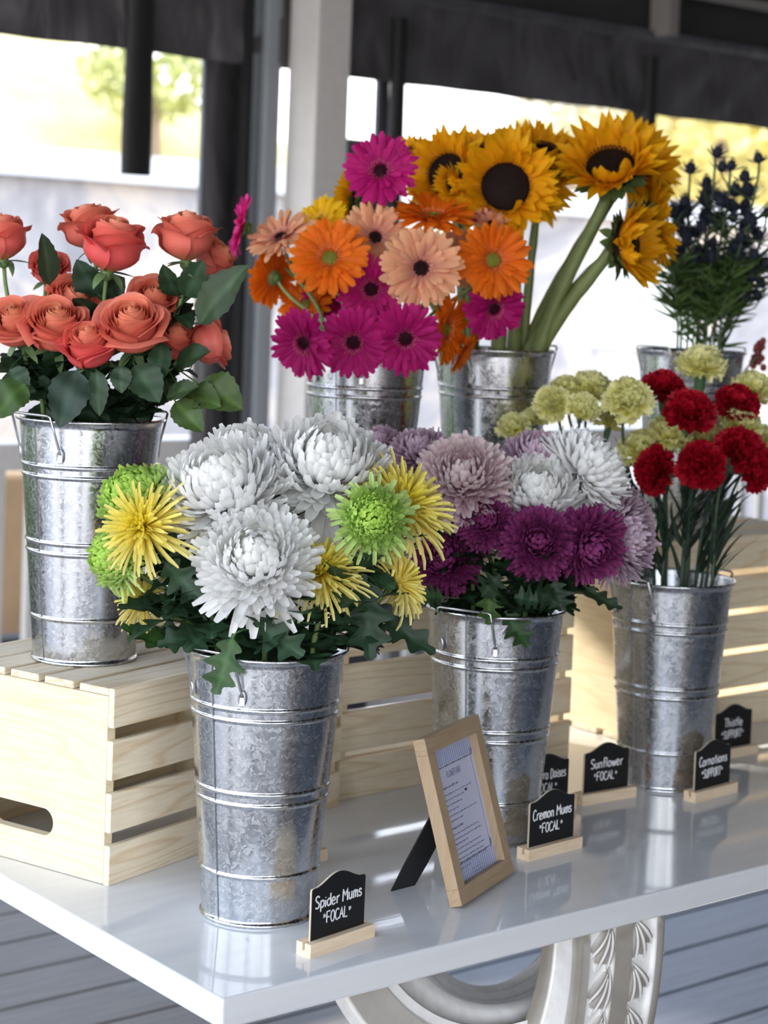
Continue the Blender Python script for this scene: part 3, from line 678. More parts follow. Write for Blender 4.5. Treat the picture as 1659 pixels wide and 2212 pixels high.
m = MB(); text(m, 'FLOWER BAR', .083, .157, .0078, .060, .0111, .0007)
for z_, x_, w_, hd in ((.144, .031, .05, 1), (.1355, .040, .086, 0), (.1285, .042, .055, 0), (.1215, .040, .05, 0), (.1145, .041, .032, 0), (.1075, .040, .088, 0), (.1005, .044, .04, 0),
                       (.0905, .034, .036, 1), (.083, .041, .080, 0), (.0765, .040, .084, 0), (.070, .043, .040, 0), (.0635, .041, .075, 0), (.057, .040, .088, 0), (.0505, .043, .074, 0), (.044, .041, .084, 0), (.038, .043, .028, 0)):
    x = x_
    while x < x_ + w_:
        wl_ = rg.uniform(.004, .011); n_ = max(4, int(wl_ / .0007)); xs = np.linspace(x, x + wl_, n_)
        m.tube(np.stack([xs, np.full(n_, .0111), z_ + rg.uniform(0, .0016 + .0012 * hd, n_)], -1), (.00046 + .00015 * hd), 4, cap=False); x += wl_ + .0018
for z_ in (.0305, .026):
    xs = np.linspace(.072, .105, 40); m.tube(np.stack([xs, np.full(40, .0111), z_ + rg.uniform(0, .0015, 40)], -1), .0003, 4, cap=False)
m.xform(RT, (0, 0, lift)); m.build('print', MT['inktxt'], cdp)
gm, t, b = newmat('frame_glass'); t.nodes.remove(b); tr = N(t, 'ShaderNodeBsdfTransparent'); gl = N(t, 'ShaderNodeBsdfGlossy'); gl.inputs[1].default_value = .04; gl.inputs[0].default_value = (1, 1, 1, 1)
mx = N(t, 'ShaderNodeMixShader'); mx.inputs[0].default_value = .07; t.links.new(tr.outputs[0], mx.inputs[1]); t.links.new(gl.outputs[0], mx.inputs[2]); t.links.new(mx.outputs[0], t.nodes['Material Output'].inputs[0])
m = MB(); m.add([(FBW, .010, FBW), (FW - FBW, .010, FBW), (FW - FBW, .010, FH - FBW), (FBW, .010, FH - FBW)], [(0, 1, 2, 3)]); m.xform(RT, (0, 0, lift)); m.build('glass', gm, fr_, smooth=False)
# easel leg: from the middle of the back down to the table
wf = lambda P: np.array([(P[0] - fb[0]) * math.cos(fa) + (P[1] - fb[1]) * math.sin(fa), -(P[0] - fb[0]) * math.sin(fa) + (P[1] - fb[1]) * math.cos(fa), 0.0])
f1, f2 = wf((.0357, 2.5011)), wf((.067, 2.5303)); top_c = RT @ np.array([FW * .5, FT, .135]) + np.array([0, 0, lift]); ex = nrm(f2 - f1); mid = (f1 + f2) / 2; up_ = nrm(top_c - mid); ln = np.linalg.norm(top_c - mid)
w2 = .0235; Nn = nrm(np.cross(ex, up_)) * .0012
pts = [f1, f2, mid + ex * w2 + up_ * .03, top_c + ex * w2, top_c - ex * w2, mid - ex * w2 + up_ * .035]
m = MB(); V = [p_ + Nn for p_ in pts] + [p_ - Nn for p_ in pts]; V += [np.mean(pts, 0) + Nn, np.mean(pts, 0) - Nn]
m.add(V, [(i, (i + 1) % 6, (i + 1) % 6 + 6, i + 6) for i in range(6)], [(i, (i + 1) % 6, 12) for i in range(6)] + [((i + 1) % 6 + 6, i + 6, 13) for i in range(6)])
m.build('easel_leg', MT['cardblack'], fr_, smooth=False)

# ---------------------------------------------------------------- flower shapes (all built around +z, then turned)
def petals(m, phi, r0, z0, L, W, th0, th1, cup, c0, c1, T=7, V=3, pw=1.0, prof='spoon', tw=0.0, rg=None, wob=0.0, cpow=1.0, c2=None):
    """vectorised petals. phi.. arrays (N,), angles in radians; elevation runs th0 -> th1 along the petal"""
    n = len(phi); A = lambda x: np.broadcast_to(np.asarray(x, float), (n,))[:, None]
    phi, r0, z0, L, W, th0, th1, cup, tw = map(A, (phi, r0, z0, L, W, th0, th1, cup, tw))
    t = np.linspace(0, 1, T)[None]; th = th0 + (th1 - th0) * t ** pw
    dt = L / (T - 1); mid = (th[:, 1:] + th[:, :-1]) / 2
    rr = np.concatenate([np.zeros((n, 1)), np.cumsum(np.cos(mid) * dt, 1)], 1) + r0
    zz = np.concatenate([np.zeros((n, 1)), np.cumsum(np.sin(mid) * dt, 1)], 1) + z0
    pr = {'spoon': np.sin(PI * np.clip(t * .80 + .12, 0, 1)) ** .7 * (.55 + .6 * t), 'strap': np.clip(np.minimum(.35 + t * 2.2, 1.0) * np.minimum(1.0, (1.03 - t) * 6) ** .5, .0, 1),
          'point': np.sin(PI * np.clip(t * .93 + .07, 0, 1)) ** .8 * (1.15 - .35 * t), 'quill': np.minimum(1, .5 + t * 1.2) * np.clip((1.08 - t) * 5, 0, 1) ** .5 * (.8 + .35 * t),
          'fan': .22 + .85 * t ** 1.2}[prof]
    hw = W / 2 * pr; v = np.linspace(-1, 1, V)[None, None]
    cr, sr = np.cos(phi), np.sin(phi)
    er = np.stack([cr, sr, 0 * cr], -1); et = np.stack([-sr, cr, 0 * cr], -1)      # (N,1,3)
    ez = np.array([0, 0, 1.0])
    C = rr[..., None] * er + zz[..., None] * ez
    nr = -np.sin(th)[..., None] * er + np.cos(th)[..., None] * ez                   # petal upper side
    side = np.cos(tw * t)[..., None] * et + np.sin(tw * t)[..., None] * nr
    nr2 = -np.sin(tw * t)[..., None] * et + np.cos(tw * t)[..., None] * nr
    P = C[:, :, None] + (hw[:, :, None] * v)[..., None] * side[:, :, None] + (cup[:, :, None] * hw[:, :, None] * v ** 2)[..., None] * nr2[:, :, None]
    if wob and rg is not None: P += rg.normal(0, wob, (n, 1, 1, 3)) * (t ** 1.5)[..., None, None]
    c0 = np.asarray(c0, float); c1 = np.asarray(c1, float)
    if c0.ndim == 1: c0 = np.tile(c0, (n, 1))
    if c1.ndim == 1: c1 = np.tile(c1, (n, 1))
    tt = (t ** cpow)[..., None]; Cc = c0[:, None] * (1 - tt) + c1[:, None] * tt
    if rg is not None: Cc = Cc * rg.uniform(.9, 1.05, (n, 1, 1))
    m.grids(P, np.broadcast_to(np.clip(Cc, 0, 1)[:, :, None], P.shape))
GA = 2.399963
D = math.radians
def ball(m, r, c, z=0, sq=1.0, rg=None):
    a = np.linspace(0, PI, 9); b = np.arange(14) * 2 * PI / 14
    G = np.stack([np.stack([r * np.sin(x) * np.cos(b), r * np.sin(x) * np.sin(b), np.full(14, z + r * sq * np.cos(x))], -1) for x in a]); m.grids(G[None][:, ::-1], c, wrap=True)

def f_mum(R, rg, kind):
    m = MB()
    def dome(n, low): # evenly spread petal tips over a dome reaching below the horizon
        i = np.arange(n); s = (i + .5) / n; return i, s, np.arcsin(np.clip(1 - s * (1 - math.sin(low)), -1, 1))
    if kind in ('white', 'white_flat', 'white_side'):
        n = 420; i, s, el = dome(n, D(-22)); co = np.array((.97, .965, .95)); cc = np.array((.93, .95, .78))
        L = R * lerp(.62, .98, s ** .6) * rg.uniform(.90, 1.08, n); inc = lerp(D(78), D(30), s ** 1.2) + rg.normal(0, D(10), n)
        th0 = el + rg.normal(0, D(4), n) - inc * .42; th1 = th0 + inc * 1.45
        if kind == 'white':
            lo = s > .86; th0 = np.where(lo, th0 - D(10), th0); th1 = np.where(lo, th0 + rg.uniform(D(-55), D(50), n), th1); L = np.where(lo, L * 1.10, L)
        C0 = lerp(cc[None], co[None], np.clip(s * 3, 0, 1)[:, None])
        petals(m, i * GA, R * .10 * np.sqrt(s), R * .10 * (1 - s), L * 1.04, R * .185 * rg.uniform(.85, 1.15, n), th0, th1, .50, C0, co, T=9, V=5, pw=1.5, prof='spoon', rg=rg, wob=R * .018)
    elif kind in ('lilac', 'lilac_pink', 'purple'):
        n = 380 if kind != 'purple' else 300; i, s, el = dome(n, D(-24))
        if kind == 'purple': c0, c1 = np.array((.15, .005, .08)), np.array((.37, .070, .24))
        elif kind == 'lilac': c0, c1 = np.array((.42, .18, .38)), np.array((.76, .62, .70))
        else: c0, c1 = np.array((.60, .32, .42)), np.array((.90, .80, .78))
        C1 = c1[None] * (1 - s[:, None] ** 3 * .5) + c0[None] * s[:, None] ** 3 * .5
        L = R * lerp(.60, 1.0, s ** .6) * rg.uniform(.90, 1.08, n); inc = lerp(D(80), D(14), s ** 1.1) + rg.normal(0, D(10), n)
        th0 = el + rg.normal(0, D(4), n) - inc * .45
        petals(m, i * GA, R * .10 * np.sqrt(s), R * .10 * (1 - s), L, R * (.175 if kind != 'purple' else .195) * rg.uniform(.85, 1.15, n), th0, th0 + inc * 1.3, .55, c0, C1, T=7, V=5, pw=1.8, prof='spoon', rg=rg, wob=R * .02, cpow=1.6)
    elif kind == 'yellow':
        n = 230; i = np.arange(n); s = (i + .5) / n
        c0 = np.array((1.0, .76, .01)); c1 = lerp(np.array((1.0, .86, .02))[None], np.array((.98, .90, .42))[None], s[:, None] ** .8)
        L = R * lerp(.30, 1.18, s ** .8) * rg.uniform(.75, 1.1, n)
        th0 = D(85) + (D(-10) - D(85)) * s ** .8 + rg.normal(0, D(6), n); curl = lerp(D(10), D(-42), s ** 2) + rg.normal(0, D(15), n)
        petals(m, i * GA, R * .06 * np.sqrt(s), R * .08 * (1 - s), L, R * .068 * rg.uniform(.8, 1.25, n), th0, th0 + curl, 1.5, c0, c1, T=8, V=3, pw=1.8, prof='quill', rg=rg, wob=R * .03, cpow=.8)
    else:
        n = 420; i, s, el = dome(n, D(-30)); c0 = np.array((.30, .52, .03)); c1 = lerp(np.array((.55, .80, .14))[None], np.array((.64, .82, .32))[None], s[:, None])
        L = R * lerp(.50, .95, s ** .9) * rg.uniform(.9, 1.1, n); inc = lerp(D(115), D(75), s) + rg.normal(0, D(15), n)
        if kind == 'green': lo = s > .91; inc = np.where(lo, rg.uniform(D(-45), D(40), n), inc); L = np.where(lo, L * 1.12, L)
        th0 = el - inc * .35 + rg.normal(0, D(5), n)
        petals(m, i * GA, R * .08 * np.sqrt(s), R * .1 * (1 - s), L, R * .10 * rg.uniform(.8, 1.2, n), th0, th0 + inc * 1.5, 1.0, c0, c1, T=9, V=3, pw=2.6, prof='quill', rg=rg, wob=R * .02, cpow=.8)
    ball(m, R * .13, (.4, .45, .2), -.01 * R)
    return m
def f_gerbera(R, rg, kind):
    m = MB(); d = MB()
    c = {'magenta': ((.40, .004, .10), (.56, .010, .20), (.04, .002, .012)), 'hot': ((.75, .01, .22), (.85, .05, .35), (.2, .01, .05)), 'orange': ((.80, .11, .004), (.92, .22, .008), (.30, .30, .04)), 'peach': ((.66, .16, .17), (.93, .52, .28), (.025, .006, .008)), 'yellow': ((.9, .5, .01), (.97, .62, .01), (.3, .2, .02))}[kind]
    for n, rr, th, l0, wd in ((36, .20, 7, 1.0, .175), (32, .18, 15, .93, .165), (24, .17, 26, .66, .12)):
        i = np.arange(n); ph = i * 2 * PI / n + rg.uniform(0, 1) + rg.normal(0, .06, n)
        t0 = D(th) + rg.normal(0, D(5), n)
        petals(m, ph, R * rr, R * .02, (R * (l0 - rr)) * rg.uniform(.93, 1.04, n), R * wd * rg.uniform(.9, 1.12, n), t0 + D(12), t0 - D(14) + rg.normal(0, D(8), n), -.25, c[0], c[1], T=8, V=4, prof='strap', rg=rg, wob=R * .025, cpow=.7, tw=rg.normal(0, .35, n))
    n = 60; i = np.arange(n); s = (i + .5) / n
    petals(d, i * GA, R * (.16 + .16 * s), R * .06 * (1 - s) + R * .03, R * .11 * rg.uniform(.7, 1.2, n), R * .03, D(75), D(25), .8, c[0], lerp(np.array(c[1]), np.array((.9, .5, .4)), .25), T=4, V=3, prof='quill', rg=rg)
    n = 90; i = np.arange(n); s = (i + .5) / n
    petals(d, i * GA, R * .17 * np.sqrt(s), R * .07 * (1 - s * .6), R * .05, R * .03, D(85), D(60), .6, np.array(c[2]) * .7, lerp(np.array(c[2])[None], np.array(c[0])[None], (s ** 3)[:, None]), T=3, V=3, prof='quill', rg=rg)
    ball(d, R * .20, np.array(c[2]) * .8, R * .01, .42)
    g = MB(); ball(g, R * .17, (.10, .16, .04), -.16 * R, .6)
    n = 34; i = np.arange(n); petals(g, i * GA, R * .10, -R * .12, R * .24, R * .05, D(20), D(50), .3, (.10, .17, .04), (.16, .22, .08), T=4, V=3, prof='point')
    return m, d, g
def f_sun(R, rg, cupf=0.0):
    m = MB(); d = MB(); g = MB()
    for n, th, l0 in ((24, 0, .66), (24, 12, .64), (20, 26, .56), (12, 42, .42)):
        i = np.arange(n); ph = i * 2 * PI / n + rg.normal(0, .08, n); t0 = D(th + cupf) + rg.normal(0, D(10), n)
        petals(m, ph, R * .44, 0, R * l0 * rg.uniform(.85, 1.12, n), R * .235 * rg.uniform(.8, 1.15, n), t0, t0 + D(rg.uniform(-10, 20)) + rg.normal(0, D(14), n), .35, (.80, .27, .002), (.93, .50, .006), T=8, V=5, prof='point', rg=rg, wob=R * .03, tw=rg.normal(0, .4, n), cpow=.5)
    ball(d, R * .49, (.014, .006, .004), -R * .08, .42)
    n = 170; i = np.arange(n); s = (i + .5) / n
    petals(d, i * GA, R * .48 * np.sqrt(s), R * .12 * (1 - s ** 2) + R * .01, R * .055, R * .03, D(85), D(70), .5, (.02, .007, .004), lerp(np.array((.012, .012, .006))[None], np.array((.075, .022, .008))[None], (s ** 1.5)[:, None]), T=3, V=3, prof='quill', rg=rg)
    ball(g, R * .42, (.10, .15, .05), -R * .14, .5)
    for n, th, l0 in ((16, -5, .42), (14, -35, .36)):
        i = np.arange(n); t0 = D(th) + rg.normal(0, D(12), n)
        petals(g, i * 2 * PI / n + rg.normal(0, .1, n), R * .36, -R * .12, R * l0, R * .22, t0, t0 + D(25), .3, (.11, .17, .05), (.15, .22, .07), T=6, V=3, prof='point', rg=rg, wob=R * .03)
    return m, d, g
def f_carn(R, rg, c0, c1):
    m = MB(); n = 46; T, V = 6, 13; t = np.linspace(0, 1, T); v = np.linspace(-1, 1, V)
    for i in range(n):
        s = (i + .5) / n; ph = i * GA; th0 = lerp(D(88), D(-8), s ** 1.1) + rg.normal(0, D(6)); L = R * lerp(.62, 1.0, s ** .6) * rg.uniform(.9, 1.08); hw = R * .42
        er = np.array([math.cos(ph), math.sin(ph), 0]); et = np.array([-er[1], er[0], 0]); a = rg.uniform(0, 6, 3); P = np.zeros((T, V, 3))
        for j, tt in enumerate(t):
            th = th0 + D(rg.uniform(-6, 6)) + tt * tt * D(12)
            d_ = math.cos(th) * er + math.sin(th) * np.array([0, 0, 1]); nr = -math.sin(th) * er + math.cos(th) * np.array([0, 0, 1])
            w_ = hw * (.15 + .9 * tt ** 1.1); ruf = R * .10 * tt ** 1.6 * (np.sin(v * 6 + a[0]) + .6 * np.sin(v * 13 + a[1]))
            ll = L * tt * (1 - .16 * v ** 2 * tt) + (R * .045 * np.where(np.arange(V) % 2 == 0, 1, -1) if j == T - 1 else 0)
            P[j] = d_ * np.atleast_1d(ll)[:, None] + et * (w_ * v)[:, None] + nr * ruf[:, None]
        cc = np.array(c0)[None] * (1 - t[:, None] ** 2) + np.array(c1)[None] * t[:, None] ** 2; cc = cc * rg.uniform(.88, 1.05)
        m.grids(P[None], np.broadcast_to(np.clip(cc, 0, 1)[None, :, None], (1, T, V, 3)))
    g = MB(); pr = [(.0, -R * 1.15), (R * .14, -R * 1.12), (R * .20, -R * .8), (R * .22, -R * .3), (R * .30, -R * .02)]; g.lathe(pr, 12, (.10, .19, .09))
    petals(g, np.arange(5) * 2 * PI / 5, R * .24, -R * .12, R * .3, R * .22, D(60), D(25), .3, (.10, .19, .09), (.14, .24, .11), T=4, V=3, prof='point')
    return m, g
def f_rose(R, rg, opened=.5, pink=0.0):
    m = MB(); H = R * 1.75; n = 32; U, V = 11, 10; u = np.linspace(-1, 1, U); v = np.linspace(0, 1, V)
    ci = np.array((.88, .32, .19)); co = lerp(np.array((.84, .19, .135)), np.array((.84, .075, .10)), pink)
    for i in range(n):
        s = i / (n - 1); ph = i * 2.25 + rg.normal(0, .1)
        Rk = R * (.06 + .84 * s ** .8); span = lerp(D(105), D(58), s ** .8); Hk = H * lerp(1.0, .86, s) * rg.uniform(.97, 1.03)
        if s > .86: Hk *= lerp(.94, .82, opened)
        fl = (max(0, (s - .5) / .5) ** 1.1) * (.20 + .34 * opened) * R
        inn = R * .16 * (1 - s)
        P = np.zeros((V, U, 3)); pt = rg.uniform(.6, 1.2)
        for j, vv in enumerate(v):
            rho = Rk * (math.sin(PI / 2 * min(1, vv / .52)) ** .75) * (1 if vv < .52 else 1 - .10 * (vv - .52) / .48) + fl * max(0, (vv - .55) / .45) ** 2.2 - inn * max(0, vv - .6)
            rho = max(rho, R * .035)
            tip = max(0, (vv - .8) / .2)
            z = Hk * (vv * (1 - (.02 + .18 * s) * (np.abs(u) ** 2.4) * vv) + .025 * pt * tip * (1 - np.abs(u)) * s) - fl * .30 * tip ** 2 * (1 + .35 * np.abs(u)) * (s > .5)
            wv = (.55 + .45 * math.sin(PI / 2 * min(1, vv / .4))) * (1 - .10 * max(0, vv - .7) / .3)
            ang = ph + u * span * wv
            rr = rho + R * .055 * u + R * .05 * s * tip * np.abs(u) ** 2 * rg.uniform(-1, 1.3)
            # edge roll
            rr = rr + R * .13 * tip ** 2 * np.clip(1 - 1.6 * np.abs(u), 0, 1) * s ** 2
            P[j] = np.stack([rr * np.cos(ang), rr * np.sin(ang), z + R * .008 * np.sin(u * 5 + i) * tip], -1)
        c = lerp(ci, co, s ** .8) * rg.uniform(.92, 1.06)
        ccv = lerp(c[None] * .97, c[None] * np.array((1.08, 1.35, 1.30)), v[:, None] ** 6); ccv[0] = lerp(c, np.array((.72, .50, .12)), .6); ccv[1] = lerp(c, np.array((.72, .45, .12)), .35); ccv[2] = lerp(c, np.array((.72, .42, .12)), .15)
        m.grids(P[None], np.broadcast_to(np.clip(ccv, 0, 1)[None, :, None], (1, V, U, 3)))
    g = MB(); ball(g, R * .22, (.11, .19, .06), -R * .08, 1.0)
    petals(g, np.arange(5) * 2 * PI / 5 + rg.normal(0, .15, 5), R * .12, -R * .02, R * 1.0 * rg.uniform(.7, 1.1, 5), R * .30, D(-5), D(-45) + rg.normal(0, .5, 5), .25, (.09, .16, .06), (.14, .22, .09), T=7, V=3, prof='point', rg=rg, wob=R * .03)
    return m, g, H

# leaves --------------------------------------------------------------------------------------------
def leaf(m, A, B, width, kind='rose', sag=.2, nrm_=None, c=(.045, .10, .035), rg=None, vein=(.16, .22, .10), fold=.25):
    A = np.asarray(A, float); B = np.asarray(B, float); d = B - A; L = np.linalg.norm(d) + 1e-9; dn = d / L
    n0 = np.asarray(nrm_ if nrm_ is not None else (0, -.6, .8), float); n0 = nrm(n0 - dn * (n0 @ dn)); sd = np.cross(dn, n0)
    T = 25 if kind == 'mum' else 15; V = 7; t = np.linspace(0, 1, T); v = np.linspace(-1, 1, V)
    if kind == 'rose': hw = np.sin(PI * t ** .8) ** .75; hw = hw * (1 + .05 * np.where(np.arange(T) % 2 == 0, 1, -1))
    elif kind == 'grass': hw = np.minimum(1, t * 5 + .3) * np.clip(1 - t, 0, 1) ** .6
    else:
        hw = .14 + .95 * np.sin(PI * np.clip(t * .96 + .04, 0, 1) ** 1.05) * (.62 + .38 * np.cos(t * 2 * PI * 3.6 + 2.6)); hw = np.clip(hw, .07, 1.2); hw[t < .12] = .09; hw[-1] = .02
    ben = n0 * (-sag * L)
    P = np.zeros((T, V, 3)); C = np.zeros((T, V, 3)); c = np.asarray(c, float) * .72; vein = np.asarray(vein, float); ph = rg.uniform(0, 6) if rg is not None else 0
    for i, tt in enumerate(t):
        ctr = A + d * tt - ben * 4 * tt * (1 - tt) * .5
        for j, vv in enumerate(v):
            hj = hw[i] * width / 2
            back = (-.28 * abs(vv) * hj) if kind == 'mum' else 0      # lobes sweep forward
            P[i, j] = ctr + sd * hj * vv + n0 * (fold * abs(vv) * hj + .10 * hj * math.sin(tt * 11 + ph + vv * 2)) - dn * back
            C[i, j] = c * 1.55 + .006 if vv == 0 else c * (1 - .12 * (abs(vv) > .9))
    m.grids(P[None], C[None])
def bez(P0, P1, P2, P3, n=14):
    t = np.linspace(0, 1, n)[:, None]; return (1 - t) ** 3 * P0 + 3 * (1 - t) ** 2 * t * P1 + 3 * (1 - t) * t * t * P2 + t ** 3 * P3
def frame_from(n, spin=0.0):
    n = nrm(n); a = np.array([1.0, 0, 0]) if abs(n[0]) < .9 else np.array([0, 1.0, 0]); x = nrm(np.cross(a, n)); y = np.cross(n, x)
    R0 = np.stack([x, y, n], 1); c, s = math.cos(spin), math.sin(spin); return R0 @ np.array([[c, -s, 0], [s, c, 0], [0, 0, 1]])

